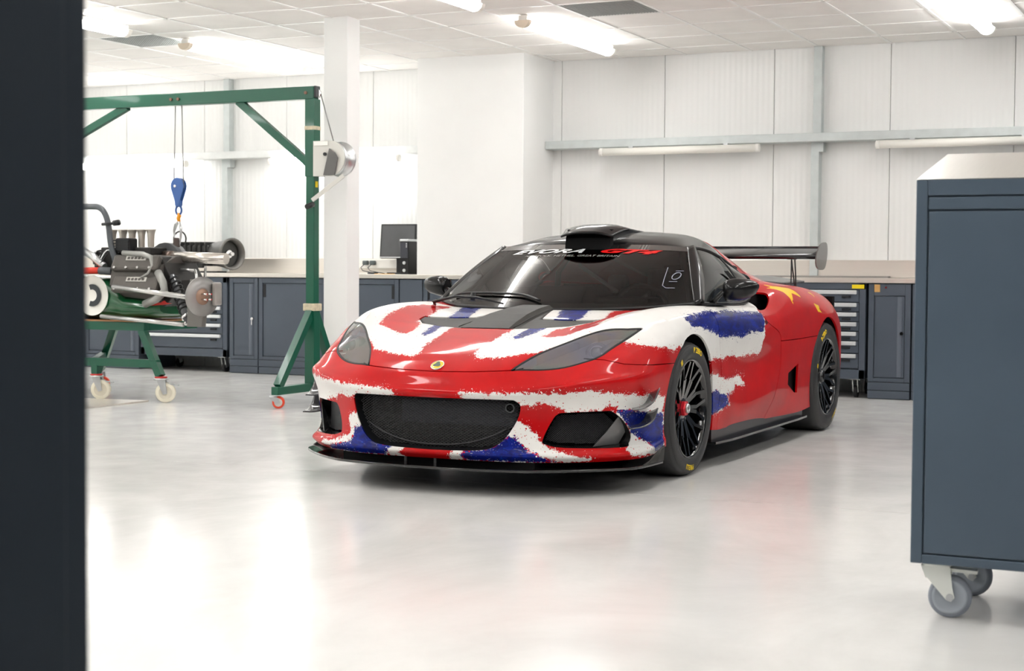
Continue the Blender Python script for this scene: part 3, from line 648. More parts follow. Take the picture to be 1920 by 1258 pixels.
# exhaust pipe slung from the hook
MB().cyl((-7.66, RY - .02, 1.10), (-7.13, RY - .02, 1.085), .042, 24).build('exhaust_pipe', mat('tinted exhaust steel', srgb(222, 216, 208), .22, .85, noise=.03, nscale=2), rc)
MB().cyl((-7.70, RY - .02, 1.102), (-7.62, RY - .02, 1.098), .046, 20).build('exhaust_clamp', mat('blued steel', srgb(110, 96, 88), .3, .8), rc)
for k in range(6):
    MB().cyl((-7.66, RY - .02, 1.10), (-7.75, RY - .03 - .02 * math.sin(k), 1.10 + .05 * math.cos(k * 1.1)), .006, 6).build('exhaust_spring', mat('blued steel', (0, 0, 0)), rc)
slg = tag(MB().tube(smooth_path([(HX, HY - .03, 1.245), (HX + .015, HY - .06, 1.18), (HX + .01, HY - .07, 1.10), (HX - .03, HY - .06, .98)]), .022, 8, flat=.3).tube(smooth_path([(HX + .01, HY - .03, 1.245), (HX + .05, HY - .05, 1.1), (HX + .12, HY - .09, .93)]), .02, 8, flat=.3).build('lifting_strap', mat('brown webbing', srgb(72, 62, 58), .8)), 'dark webbing strap hanging from the hook down to the race car', 'strap')

# ---------------------------------------------------------------- grey trolley in the right foreground
TX, TY = -.925, 4.665
tl = empty('tool_trolley', (TX + .35, TY + .25, 0)); tag(tl, 'slate blue tool trolley on grey casters in the right foreground', 'trolley')
TW, TD, Z0, Z1 = .78, .52, .165, 1.282
b_ = MB()
b_.bev(TX, TX + TW, TY + .012, TY + TD, Z0, Z1, .006)
b_.build('body', NAVY2, tl)
b_ = MB().bev(TX, TX + .033, TY, TY + .02, Z0, Z1, .003).bev(TX + TW - .033, TX + TW, TY, TY + .02, Z0, Z1, .003).bev(TX + .033, TX + TW - .033, TY, TY + .02, Z0, .192, .003).bev(TX + .033, TX + TW - .033, TY, TY + .02, Z1 - .046, Z1, .003)
b_.build('front_frame', NAVY2, tl)
MB().bev(TX + .036, TX + TW - .036, TY, TY + .02, Z1 - .086, Z1 - .0505, .003).build('upper_panel', NAVY2, tl)
MB().bev(TX + .037, TX + TW - .037, TY + .001, TY + .02, .196, Z1 - .091, .004).build('door_panel', NAVY2, tl)
MB().prism([(TY + .0, Z1 + .001), (TY + TD, Z1 + .001), (TY + TD, Z1 + .108), (TY + TD - .03, Z1 + .108)], 'x', TX, TX + TW).build('sloping_lid', mat('brushed steel lid', srgb(222, 220, 214), .3, .8, noise=.03, aniso_scale=(40, 1, 1)), tl)
GWH = mat('grey rubber wheel', srgb(170, 177, 186), .5, noise=.03); WST = mat('white zinc', srgb(238, 240, 234), .35, .1)
def big_castor(x, y, a_, brake):
    ca, sa = math.cos(a_), math.sin(a_); r = .0625
    def W(px, py, pz): return (x + px * ca - py * sa, y + px * sa + py * ca, pz)
    m_ = MB().cyl((x, y, Z0 - .012), (x, y, Z0), .045, 24)
    for sd in (-1, 1):
        P = [(-.045, Z0 - .012), (.038, Z0 - .012), (.045, .09), (.052, .062), (.042, .05), (.028, .055), (-.03, Z0 - .045)]
        m_.add([W(px, sd * .024, pz) for px, pz in P] + [W(px, sd * .029, pz) for px, pz in P], [tuple(range(7)), tuple(range(13, 6, -1))] + [(i, i + 7, (i + 1) % 7 + 7, (i + 1) % 7) for i in range(7)])
    m_.add([W(-.045, -.029, Z0 - .012), W(-.045, .029, Z0 - .012), W(-.03, .029, Z0 - .05), W(-.03, -.029, Z0 - .05)], [(0, 1, 2, 3)])
    if brake: m_.bar(W(.03, 0, Z0 - .022), W(.115, 0, Z0 - .026), .045, .01)
    c = m_.build('caster', WST, tl)
    MB().lathe([(.05, -.017), (.058, -.017), (.0625, -.012), (.0625, .012), (.058, .017), (.05, .017)], W(.038, 0, r), (-sa, ca, 0), 44).build('tyre', mat('grey tyre', srgb(140, 146, 156), .6), c)
    MB().lathe([(.001, -.014), (.038, -.014), (.042, -.017), (.0515, -.018), (.0515, .018), (.042, .017), (.038, .014), (.001, .014)], W(.038, 0, r), (-sa, ca, 0), 44).build('wheel', GWH, c)
    MB().cyl(W(.038, -.034, r), W(.038, .034, r), .011, 12).build('axle', ZINC, c)
for bx_, by_, br in ((TX + .065, TY + .075, True), (TX + TW - .075, TY + .075, True), (TX + .07, TY + TD - .09, False), (TX + TW - .075, TY + TD - .09, False)):
    big_castor(bx_, by_, .12, br)

# tall dark cabinet right beside the lens, left edge of the frame
dk = empty('tall_cabinet', (-1.5, 1.4, 0)); tag(dk, 'tall dark slate cabinet close to the lens, filling the left edge', 'cabinet')
DKM = mat('dark slate paint', srgb(28, 37, 46), .6, spec=.25, noise=.04, nscale=3)
MB().bev(-1.80, -1.139, .45, 1.338, .10, 1.62, .006).build('body', DKM, dk)
MB().bev(-1.145, -1.137, .50, 1.30, .16, 1.56, .003).build('side_panel', DKM, dk)
MB().bev(-1.78, -1.16, .47, 1.32, 0, .10, .004).build('plinth', DARK, dk)

# ================================================================ the red sports car
# car axes: x forward from the front axle, y to the car's left, z up
CAR = empty('sports_car', (-3.443, 7.46, 0), -PI / 2); CAR['local'] = 1
tag(CAR, 'red, white and blue race coupe with brush-stroke flag paint and black rear wing', 'car')
RAILS = [
 # each station from the centre line out and down to the sill
 [(1.075,0,.150),(1.072,.22,.150),(1.045,.42,.150),(.985,.56,.150),(.90,.685,.150),(.785,.80,.152),(.64,.868,.155),(.42,.872,.165),(.25,.87,.20)],
 [(1.108,0,.178),(1.103,.22,.178),(1.070,.425,.180),(1.005,.575,.180),(.915,.71,.180),(.79,.828,.182),(.63,.882,.19),(.42,.878,.20),(.25,.87,.24)],
 [(1.100,0,.205),(1.095,.22,.206),(1.062,.42,.212),(.992,.565,.214),(.90,.69,.214),(.785,.800,.214),(.63,.862,.215),(.42,.868,.22),(.25,.87,.27)],
 [(1.088,0,.30),(1.083,.22,.30),(1.052,.415,.30),(.968,.565,.30),(.885,.69,.30),(.785,.790,.30),(.63,.853,.30),(.42,.868,.30),(.25,.875,.33)],
 [(1.082,0,.408),(1.079,.22,.408),(1.053,.415,.408),(.964,.585,.41),(.886,.703,.412),(.783,.800,.412),(.63,.862,.41),(.42,.876,.41),(.25,.88,.40)],
 [(1.112,0,.456),(1.107,.24,.458),(1.085,.43,.468),(1.006,.610,.490),(.921,.728,.510),(.804,.819,.522),(.63,.872,.530),(.42,.884,.535),(.25,.885,.50)],
 [(1.093,0,.486),(1.087,.23,.489),(1.060,.41,.502),(.975,.595,.520),(.885,.708,.540),(.77,.805,.553),(.61,.868,.560),(.41,.884,.562),(.25,.888,.54)],
 [(1.055,0,.545),(1.048,.20,.549),(1.015,.375,.560),(.900,.565,.574),(.820,.680,.594),(.71,.785,.612),(.56,.857,.612),(.40,.884,.608),(.25,.892,.58)],
 [(.96,0,.609),(.95,.21,.611),(.905,.405,.622),(.805,.560,.645),(.72,.685,.655),(.61,.785,.665),(.50,.852,.660),(.38,.887,.645),(.24,.893,.60)],
 [(.83,0,.658),(.82,.23,.660),(.79,.44,.668),(.70,.590,.700),(.625,.695,.708),(.53,.790,.708),(.44,.853,.695),(.34,.890,.672),(.22,.895,.62)],
 [(.68,0,.699),(.67,.25,.700),(.64,.46,.710),(.575,.625,.750),(.51,.715,.756),(.44,.800,.744),(.37,.860,.716),(.29,.890,.685),(.20,.895,.62)],
 [(.46,0,.742),(.45,.27,.742),(.42,.49,.750),(.39,.665,.798),(.35,.755,.800),(.30,.83,.775),(.26,.873,.735),(.22,.895,.690),(.17,.895,.60)],
 [(.22,0,.781),(.21,.28,.780),(.18,.51,.783),(.15,.705,.826),(.13,.785,.823),(.11,.850,.790),(.10,.883,.735),(.08,.893,.61),(.08,.890,.40)],
 [(.0,0,.806),(-.01,.29,.805),(-.04,.53,.805),(-.06,.73,.836),(-.07,.803,.829),(-.08,.862,.79),(-.08,.887,.71),(-.08,.885,.49),(-.08,.885,.24)],
 [(-.2,0,.812),(-.2,.30,.812),(-.22,.55,.812),(-.24,.748,.838),(-.25,.815,.828),(-.26,.868,.785),(-.26,.886,.66),(-.27,.872,.42),(-.27,.872,.205)],
 [(-.42,0,.80),(-.42,.30,.80),(-.42,.56,.803),(-.42,.757,.834),(-.42,.820,.822),(-.42,.876,.752),(-.42,.880,.60),(-.42,.868,.38),(-.42,.872,.19)],
 [(-.62,0,.78),(-.62,.30,.78),(-.62,.57,.79),(-.62,.758,.830),(-.62,.822,.816),(-.62,.878,.735),(-.62,.868,.52),(-.62,.874,.285),(-.62,.862,.185)],
 [(-.90,0,.78),(-.90,.30,.78),(-.90,.57,.79),(-.90,.756,.826),(-.90,.824,.808),(-.90,.882,.715),(-.90,.860,.48),(-.90,.883,.275),(-.90,.858,.18)],
 [(-1.15,0,.79),(-1.15,.30,.79),(-1.15,.57,.80),(-1.15,.752,.824),(-1.15,.826,.802),(-1.15,.886,.70),(-1.15,.862,.48),(-1.15,.892,.305),(-1.15,.858,.175)],
 [(-1.34,0,.82),(-1.34,.30,.82),(-1.34,.57,.83),(-1.35,.740,.832),(-1.35,.828,.803),(-1.35,.889,.70),(-1.35,.870,.50),(-1.35,.898,.325),(-1.35,.862,.172)],
 [(-1.52,0,.88),(-1.52,.30,.88),(-1.52,.56,.895),(-1.54,.715,.905),(-1.54,.815,.855),(-1.53,.890,.725),(-1.53,.883,.53),(-1.53,.897,.33),(-1.53,.872,.17)],
 [(-1.72,0,.94),(-1.72,.30,.94),(-1.72,.55,.95),(-1.72,.705,.945),(-1.72,.815,.895),(-1.72,.892,.765),(-1.72,.896,.57),(-1.72,.890,.34),(-1.72,.884,.168)],
 [(-2.0,0,.96),(-2.0,.30,.958),(-2.0,.55,.953),(-2.0,.712,.940),(-2.0,.820,.900),(-2.0,.892,.80),(-2.0,.905,.64),(-2.0,.895,.40),(-2.0,.886,.165)],
 [(-2.3,0,.955),(-2.3,.30,.953),(-2.3,.56,.945),(-2.3,.722,.928),(-2.3,.824,.893),(-2.3,.890,.815),(-2.3,.912,.70),(-2.3,.903,.47),(-2.3,.888,.18)],
 [(-2.6,0,.940),(-2.6,.30,.938),(-2.6,.57,.930),(-2.6,.725,.914),(-2.6,.822,.880),(-2.6,.885,.810),(-2.6,.914,.71),(-2.6,.908,.48),(-2.6,.89,.20)],
 [(-2.9,0,.930),(-2.9,.30,.926),(-2.9,.56,.915),(-2.9,.705,.888),(-2.9,.798,.850),(-2.9,.860,.785),(-2.9,.897,.69),(-2.9,.90,.50),(-2.9,.88,.22)],
 [(-3.15,0,.925),(-3.15,.29,.920),(-3.15,.53,.900),(-3.14,.665,.860),(-3.13,.755,.815),(-3.12,.815,.745),(-3.11,.853,.66),(-3.10,.865,.50),(-3.10,.86,.24)],
 [(-3.32,0,.915),(-3.31,.28,.905),(-3.29,.50,.880),(-3.27,.62,.825),(-3.25,.705,.775),(-3.23,.765,.705),(-3.21,.80,.61),(-3.20,.81,.45),(-3.20,.81,.24)],
 [(-3.38,0,.80),(-3.37,.27,.79),(-3.35,.48,.77),(-3.33,.60,.73),(-3.31,.68,.69),(-3.29,.735,.63),(-3.27,.77,.54),(-3.25,.78,.40),(-3.24,.78,.24)],
]
def cr1(P, sub):
    """interpolating spline through rows of P (n, ..., 3), chord-length knots, sub samples per span"""
    P = np.asarray(P, float); n = len(P)
    d = np.sqrt(np.linalg.norm(np.diff(P, axis=0), axis=-1)) + 1e-6
    out = []
    for i in range(n - 1):
        p1, p2 = P[i], P[i + 1]; h = d[i][..., None]
        def tang(j):
            if j == 0: return (P[1] - P[0]) / d[0][..., None]
            if j == n - 1: return (P[-1] - P[-2]) / d[-1][..., None]
            a, b = d[j - 1][..., None], d[j][..., None]
            return ((P[j] - P[j - 1]) / a * b + (P[j + 1] - P[j]) / b * a) / (a + b)
        m1, m2 = tang(i) * h, tang(i + 1) * h
        for k in range(sub + (1 if i == n - 2 else 0)):
            t = k / sub; t2 = t * t; t3 = t2 * t
            out.append((2 * t3 - 3 * t2 + 1) * p1 + (t3 - 2 * t2 + t) * m1 + (-2 * t3 + 3 * t2) * p2 + (t3 - t2) * m2)
    return np.array(out)
SU, SV = 8, 9
G = cr1(np.array(RAILS), SU)                       # fine stations
full = np.concatenate([G[:, :0:-1] * np.array([1, -1, 1]), G], axis=1)
full = cr1(np.swapaxes(full, 0, 1), SV)            # (v, u, 3) from the right sill over the centre to the left sill
BODY = np.swapaxes(full, 0, 1)                     # (nu, nv, 3)
for _ in range(2):
    B0 = BODY.copy()
    BODY[1:-1, 1:-1] = .6 * B0[1:-1, 1:-1] + .1 * (B0[:-2, 1:-1] + B0[2:, 1:-1] + B0[1:-1, :-2] + B0[1:-1, 2:])
NU, NV = BODY.shape[:2]
def body_bm():
    bm = bmesh.new()
    lu = bm.verts.layers.float.new('pu'); lv = bm.verts.layers.float.new('pv')
    vs = []
    for i in range(NU):
        for j in range(NV):
            v = bm.verts.new(BODY[i, j]); v[lu] = i / SU; v[lv] = j / SV - 8; vs.append(v)
    for i in range(NU - 1):
        for j in range(NV - 1):
            bm.faces.new((vs[i * NV + j], vs[i * NV + j + 1], vs[(i + 1) * NV + j + 1], vs[(i + 1) * NV + j]))
    bmesh.ops.recalc_face_normals(bm, faces=bm.faces)
    return bm
def from_bm(bm, name, m, parent, smooth=True):
    me = bpy.data.meshes.new(name); bm.to_mesh(me); 
    me.polygons.foreach_set('use_smooth', [smooth] * len(me.polygons)); me.update()
    if m: me.materials.append(m)
    o = bpy.data.objects.new(name, me); COL.objects.link(o); o.parent = parent; return o
#ENDBODY

def cut_strip(bm, pts, ea, eb, gap, cond, closed=False, inside=False, reach=.05):
    """saw a narrow gap along a polyline drawn in the plane of the axes ea, eb; inside=True removes the enclosed area instead"""
    ea, eb = Vector(ea), Vector(eb)
    P = [Vector(p) for p in pts]; segs = [(P[i], P[(i + 1) % len(P)]) for i in range(len(P) if closed else len(P) - 1)]
    def to2(c): return Vector((c.dot(ea), c.dot(eb)))
    def dist(c, a, b):
        d = b - a; t = max(0, min(1, (c - a).dot(d) / max(d.length_squared, 1e-12))); return (c - a - d * t).length
    lo = Vector((min(p.x for p in P), min(p.y for p in P))); hi = Vector((max(p.x for p in P), max(p.y for p in P)))
    r = reach + gap
    cand = set()
    for f in bm.faces:
        c = f.calc_center_median()
        if not cond(c): continue
        q = to2(c)
        if lo.x - r < q.x < hi.x + r and lo.y - r < q.y < hi.y + r: cand.add(f)
    offs = (0.0,) if inside else (-gap / 2, gap / 2)
    for a, b in segs:
        d = (b - a).normalized(); n2 = Vector((-d.y, d.x)); n3 = ea * n2.x + eb * n2.y
        for off in offs:
            near = [f for f in cand if f.is_valid and dist(to2(f.calc_center_median()), a, b) < r]
            if not near: continue
            es = {e for f in near for e in f.edges}; vs = {v for f in near for v in f.verts}
            p2 = a + n2 * off
            res = bmesh.ops.bisect_plane(bm, geom=list(near) + list(es) + list(vs), plane_co=ea * p2.x + eb * p2.y, plane_no=n3, dist=1e-6)
            cand = {f for f in cand if f.is_valid} | {g for g in res['geom'] if isinstance(g, bmesh.types.BMFace)}
    def inpoly(q):
        c = False
        for a, b in ((P[i], P[(i + 1) % len(P)]) for i in range(len(P))):
            if (a.y > q.y) != (b.y > q.y) and q.x < (b.x - a.x) * (q.y - a.y) / (b.y - a.y) + a.x: c = not c
        return c
    kill = []
    for f in (bm.faces if inside else cand):
        if not f.is_valid: continue
        c = f.calc_center_median()
        if not cond(c): continue
        q = to2(c)
        if inside:
            if inpoly(q): kill.append(f)
        elif min(dist(q, a, b) for a, b in segs) < gap * .5 - 1e-5: kill.append(f)
    bmesh.ops.delete(bm, geom=kill, context='FACES')
def rnd(P, k=4, closed=True):
    """round a 2-D outline with a spline"""
    P = [Vector((*p, 0)) for p in P]; n = len(P); o = []
    for i in range(n if closed else n - 1):
        a, b, c, d = (P[(i - 1) % n], P[i], P[(i + 1) % n], P[(i + 2) % n]) if closed else (P[max(i - 1, 0)], P[i], P[i + 1], P[min(i + 2, n - 1)])
        for j in range(k):
            t = j / k; q = .5 * ((2 * b) + (-a + c) * t + (2 * a - 5 * b + 4 * c - d) * t * t + (-a + 3 * b - 3 * c + d) * t ** 3); o.append((q.x, q.y))
    if not closed: o.append((P[-1].x, P[-1].y))
    return o
def islands(bm):
    left = set(bm.faces); out = []
    while left:
        st = [left.pop()]; isl = [st[0]]
        while st:
            f = st.pop()
            for e in f.edges:
                for g in e.link_faces:
                    if g in left: left.discard(g); st.append(g); isl.append(g)
        out.append(isl)
    return out
SQ = .70710678
LAMP = [(1.012,.374),(.876,.445),(.762,.527),(.648,.612),(.578,.675),(.520,.742),(.463,.788),(.564,.766),(.695,.723),(.756,.703),(.815,.664),(.889,.585),(.962,.478)]
LAMPR = rnd(LAMP[:6], 4, False) + rnd([LAMP[5], LAMP[6]], 1, False)[1:] + rnd(LAMP[6:] + [LAMP[0]], 4, False)[1:-1]
GRILLE = [(0,.430),(.2,.431),(.385,.432),(.418,.426),(.434,.40),(.418,.336),(.375,.264),(.337,.228),(.29,.206),(.19,.196),(0,.192)]
GR = rnd(GRILLE, 3, False); GR = GR + [(-a, b) for a, b in GR[-2:0:-1]]
INT = [(-.338,.252),(-.292,.34),(-.270,.366),(-.235,.374),(-.05,.380),(-.01,.373),(.05,.33),(.092,.268),(.078,.226),(.045,.212),(-.24,.217),(-.325,.232)]
INTR = rnd(INT, 3)
VENT = [(.245,.49),(.275,.30),(.265,.185),(-.07,.10),(-.09,0),(-.07,-.10),(.265,-.185),(.275,-.30),(.245,-.49),(.33,-.475),(.435,-.40),(.50,-.27),(.532,-.145),(.540,0),(.532,.145),(.50,.27),(.435,.40),(.33,.475)]
def arc(cx, cz, r, a0, a1, n): return [(cx + r * math.cos(a0 + (a1 - a0) * i / n), cz + r * math.sin(a0 + (a1 - a0) * i / n)) for i in range(n + 1)]
ARF = arc(0, .333, .372, -.75, PI + .75, 34); ARR = arc(-2.575, .347, .382, -.75, PI + .75, 34)
bm = body_bm()
for A in (ARF, ARR): cut_strip(bm, A, (1, 0, 0), (0, 0, 1), 0, lambda c: abs(c.y) > .68, True, True)
cut_strip(bm, GR, (0, 1, 0), (0, 0, 1), 0, lambda c: c.x > .95, True, True)
for s in (1, -1):
    cut_strip(bm, INTR, (-SQ, SQ * s, 0), (0, 0, 1), 0, lambda c: c.y * s > .38 and c.x > .6 and c.z < .45, True, True)
    cut_strip(bm, [(x, y * s) for x, y in LAMPR], (1, 0, 0), (0, 1, 0), .010, lambda c: c.z > .53 and c.y * s > .3 and c.x > .35, True)
cut_strip(bm, VENT, (1, 0, 0), (0, 1, 0), .005, lambda c: c.z > .6 and c.x > -.3, True)
cut_strip(bm, [(-1.918,.462),(-1.922,.285),(-1.867,.286),(-1.71,.348),(-1.712,.414)], (1, 0, 0), (0, 0, 1), 0, lambda c: abs(c.y) > .7, True, True)
cut_strip(bm, rnd([(-1.475,.882),(-1.535,.894),(-1.588,.884),(-1.53,.845),(-1.40,.80),(-1.29,.797),(-1.35,.825)], 3), (1, 0, 0), (0, 0, 1), 0, lambda c: abs(c.y) > .70, True, True)
for s in (1, -1):
    cut_strip(bm, [(-.80,.545),(-.742,.5465),(-.60,.551),(-.45,.561),(-.40,.571)], (-SQ, SQ * s, 0), (0, 0, 1), .004, lambda c: c.y * s > -.005 and c.x > .8)
    cut_strip(bm, [(-.12,.614),(-.03,.607),(.06,.588),(.24,.578),(.46,.572)], (-SQ, SQ * s, 0), (0, 0, 1), .004, lambda c: c.y * s > .4 and c.x > .2)
    cut_strip(bm, rnd([(-.405,.86),(-.405,.80),(-.425,.67),(-.468,.57),(-.494,.46),(-.476,.345),(-.42,.15)], 3, False), (1, 0, 0), (0, 0, 1), .005, lambda c: c.y * s > .70 and c.x > -.8)
    cut_strip(bm, rnd([(-1.27,.86),(-1.275,.79),(-1.33,.72),(-1.50,.665),(-1.561,.60),(-1.561,.473),(-1.441,.335),(-1.30,.15)], 3, False), (1, 0, 0), (0, 0, 1), .005, lambda c: c.y * s > .70 and c.x > -1.8)
    cut_strip(bm, [(-1.555,.611),(-1.9,.611),(-2.32,.617)], (1, 0, 0), (0, 0, 1), .004, lambda c: c.y * s > .8)
cut_strip(bm, rnd([(-.075,0),(-.105,.28),(-.235,.55),(-.425,.742),(-.62,.752),(-1.0,.750),(-1.3,.742),(-1.5,.712),(-1.75,.690),(-2.2,.665),(-2.7,.62),(-3.02,.46),(-3.06,0),(-3.02,-.46),(-2.7,-.62),(-2.2,-.665),(-1.75,-.690),(-1.5,-.712),(-1.3,-.742),(-1.0,-.750),(-.62,-.752),(-.425,-.742),(-.235,-.55),(-.105,-.28)], 2), (1, 0, 0), (0, 1, 0), 0, lambda c: c.z > .7 and c.x < .1, True, True)
# ---- flag paint: outlines on the skin, in its own (station, rail) coordinates, painted one over the other
PAINT = [
 ('W',[(8.592,-2.295),(8.156,-2.111),(8.145,-1.777),(8.038,-1.433),(7.991,-1.129),(7.978,-.799),(8.14,-.675),(8.744,-.728),(9.346,-.678),(10.007,-.667),(10.573,-.691),(11.155,-.412),(13.459,-.6),(13.9,-1.2),(14,-2.3),(14,-4),(14,-6.4),(9.3,-6.4),(9.4,-5.2),(9.685,-4.309)]),
 ('R',[(10.095,-2.583),(10.906,-2.687),(11.615,-2.729),(12.287,-2.714),(12.93,-2.599),(13.3,-2.4),(13.7,-2.1),(13.4,-1.95),(12.593,-2.016),(11.878,-1.841),(11.473,-1.798),(11.202,-1.821),(10.867,-1.572),(10.3,-1.467),(9.934,-1.506),(9.91,-1.735),(10.064,-2.075),(10.147,-2.361)]),
 ('B',[(13.533,-1.2),(11.824,-.802),(11.104,-.841),(10.642,-.921),(10.224,-.896),(9.776,-.946),(9.915,-1.099),(10.706,-1.178),(11.985,-1.318),(13.7,-1.75)]),
 ('W',[(8.311,.608),(8.74,.63),(9.523,.647),(10.168,.589),(10.672,.563),(11.555,.169),(13.262,.15),(13.777,.825),(13.9,1.6),(14.2,2.4),(14.9,2.85),(16,2.9),(18.4,2.5),(18.946,2.556),(19.43,3.158),(19.016,3.559),(18.602,4.021),(18.462,4.355),(18.254,4.89),(18.453,5.171),(18.289,5.382),(18.278,5.609),(18.02,5.666),(17.344,5.652),(16.748,5.726),(16.149,5.745),(15.737,5.895),(15.291,6.076),(14.019,6.456),(13,7.2),(9.5,7.6),(8.3,7.5),(8.036,7.09),(8.085,6.141),(8.124,5.504),(8.264,4.995),(8.401,4.648),(9.024,4.297),(9.339,3.317),(8.791,2.719),(8.224,2.167),(8.188,1.859),(8.072,1.596),(7.947,1.228),(7.978,.858)]),
 ('R',[(9.914,1.582),(10.684,1.479),(10.999,1.714),(11.416,1.899),(11.951,1.942),(12.722,1.669),(13.4,1.5),(13.8,1.75),(14.15,2.35),(13.5,2.0),(12.38,2.065),(11.586,2.168),(10.207,2.779),(10.234,2.39),(9.78,2.169),(9.859,1.835)]),
 ('B',[(13.404,.472),(13.533,.983),(11.919,1.4),(10.652,1.153),(10.282,1.194),(9.829,1.146),(9.74,1.025),(9.827,.91),(10.278,.866),(10.664,.847),(11.844,.898)]),
 ('B',[(12.113,5.123),(12.501,4.941),(13.608,4.736),(14.606,4.266),(15.514,4.277),(16.113,4.134),(16.875,4.134),(17.732,4.145),(18.7,4.211),(18.593,4.732),(18.275,5.117),(17.247,5.155),(16.685,5.317),(16.232,5.287),(15.568,5.441),(14.998,5.536),(14.17,5.586),(13.511,5.696),(12.488,5.795),(12.36,5.601)]),
 ('W',[(13.6,6.85),(14.039,6.791),(15.451,6.449),(16.583,6.154),(17.196,6.103),(16.805,6.2),(17.17,6.387),(16.413,6.395),(16.388,6.515),(15.699,6.686),(15.279,6.847),(14.247,7.097),(13.6,7.15)]),
 ('B',[(13.6,7.2),(14.25,7.117),(15.335,6.833),(16.141,6.597),(15.893,6.856),(16.126,6.838),(15.657,7.184),(15.14,7.504),(14.387,7.678),(13.6,7.8)]),
 ('W',[(12.365,-3.3),(14.9,-2.85),(18.4,-2.6),(19.43,-3.157),(18.592,-4.042),(18.223,-5.319),(18.222,-6.087),(16.1,-6.39),(13.907,-6.573),(12,-6.4)]),
 ('B',[(12.113,-5.123),(13.627,-4.705),(15.472,-4.399),(18.6,-4.307),(18.273,-5.671),(16.236,-5.862),(14.124,-5.793),(12.495,-5.777)]),
 ('W',[(4.813,-4.026),(4.972,-2.87),(5.081,-2.543),(5.198,-1.991),(5.237,-1.552),(5.304,-1.043),(4.805,-.73),(4.336,-.834),(4.243,-1.92),(4.065,-2.288),(4.147,-2.723),(3.868,-3.074),(3.731,-3.742),(3.55,-4.3),(3.5,-6.5),(4.75,-6.5)]),
 ('B',[(3.6,-5.4),(3.5,-4.5),(3.2,-4.95),(2.6,-5.35),(2.5,-7),(3.6,-7)]),
 ('W',[(2.6,-5.3),(2.6,-7),(2,-7),(1.9,-4.7),(2.1,-4.75)]),
 ('W',[(5.132,.647),(4.976,1.092),(4.987,1.784),(4.875,2.105),(4.744,2.509),(4.602,3.177),(4.595,3.744),(4.589,4.067),(4.454,4.496),(4.309,5.38),(4.321,5.595),(4.089,7.199),(3.404,7.139),(3.692,5.662),(3.813,5.295),(3.93,4.808),(3.859,4.565),(3.725,4.424),(3.665,3.298),(3.899,3.006),(4.054,2.737),(4.173,2.589),(3.984,2.339),(3.969,2.098),(4.19,2.025),(4.327,1.531),(4.376,.673)]),
 ('W',[(3.335,1.9),(3.229,2.2),(2.952,2.384),(2.654,2.609),(2.353,2.65),(2.095,2.909),(1.683,3.184),(1.101,3.56),(.617,4.167),(.25,4.05),(.062,3.37),(.711,2.87),(1.582,2.455),(2.161,2.31),(2.398,2.137),(2.615,1.931),(2.71,1.7)]),
 ('B',[(1.803,.81),(2.011,1.341),(2.27,1.561),(2.61,1.744),(2.711,1.819),(2.566,1.996),(2.303,2.163),(1.974,2.31),(1.332,2.525),(.533,2.924),(.113,3.162),(0,2.6),(0,.798),(.922,.737)]),
 ('W',[(1.9,.532),(1.9,.809),(.922,.737),(0,.772),(0,.449)]),
 ('W',[(1.9,-.913),(1.9,-.561),(.808,-.726),(0,-.693),(0,-.955),(.839,-1.006)]),
 ('B',[(2.709,-2.097),(2.84,-1.744),(2.491,-1.511),(2.144,-1.293),(1.84,-.891),(.429,-1.027),(0,-1.1),(0,-3.4),(.24,-3.464),(.861,-3.121),(1.761,-2.21),(2.205,-2.092)]),
 ('W',[(2.99,-2.349),(3.268,-2.283),(3.402,-1.95),(2.832,-1.75),(2.686,-2.072),(2.352,-2.109),(1.761,-2.21),(.861,-3.121),(.21,-3.52),(.751,-3.836),(1.173,-3.667),(1.523,-3.088),(2.098,-2.598),(2.33,-2.232),(2.655,-2.273)]),
 ('B',[(3.702,4.81),(3.771,4.967),(3.774,5.3),(3.638,5.904),(3.416,7.2),(2.622,7.3),(0,7.2),(.077,6.885),(.345,6.546),(2.032,6.287),(2.555,5.722),(2.669,5.508),(2.924,5.547),(3.279,5.284),(3.57,5.061)]),
 ('W',[(2.665,5.542),(2.5,5.794),(1.924,6.267),(.215,6.637),(.2,6.2),(.3,5.9),(.631,5.649),(.527,5.448),(1.497,5.189),(2.053,5.376)]),
]
for s in (1, -1):
    PAINT += [('Y',[(u, v * s) for u, v in q]) for q in (
     [(20.862,3.027),(21.179,3.543),(22.108,3.712),(22.243,4.051),(22.319,4.565),(22.096,4.328),(21.872,4.178),(21.465,4.801),(21.497,4.436),(21.377,4.094),(21.108,3.848),(20.638,3.49),(21.035,3.613)],
     [(22.925,4.895),(23.179,5.082),(23.352,5.119),(23.237,5.304),(23.43,5.635),(23.183,5.482),(23.073,5.494),(23.058,5.288)],
     [(23.179,3.994),(23.374,4.142),(23.391,4.567),(23.289,4.326)])]
def uv3(u, v):
    i = np.clip(np.asarray(u) * SU, 0, NU - 1.001); j = np.clip((np.asarray(v) + 8) * SV, 0, NV - 1.001)
    i0 = i.astype(int); j0 = j.astype(int); a = (i - i0)[..., None]; b = (j - j0)[..., None]
    return (1 - a) * (1 - b) * BODY[i0, j0] + a * (1 - b) * BODY[i0 + 1, j0] + (1 - a) * b * BODY[i0, j0 + 1] + a * b * BODY[i0 + 1, j0 + 1]
bm.verts.ensure_lookup_table()
lu = bm.verts.layers.float['pu']; lv = bm.verts.layers.float['pv']
VU = np.array([v[lu] for v in bm.verts]); VV = np.array([v[lv] for v in bm.verts]); VC = np.array([v.co[:] for v in bm.verts])
sdR = np.full(len(VU), .4); sdB = np.full(len(VU), -.4); sdY = np.full(len(VU), -.4)
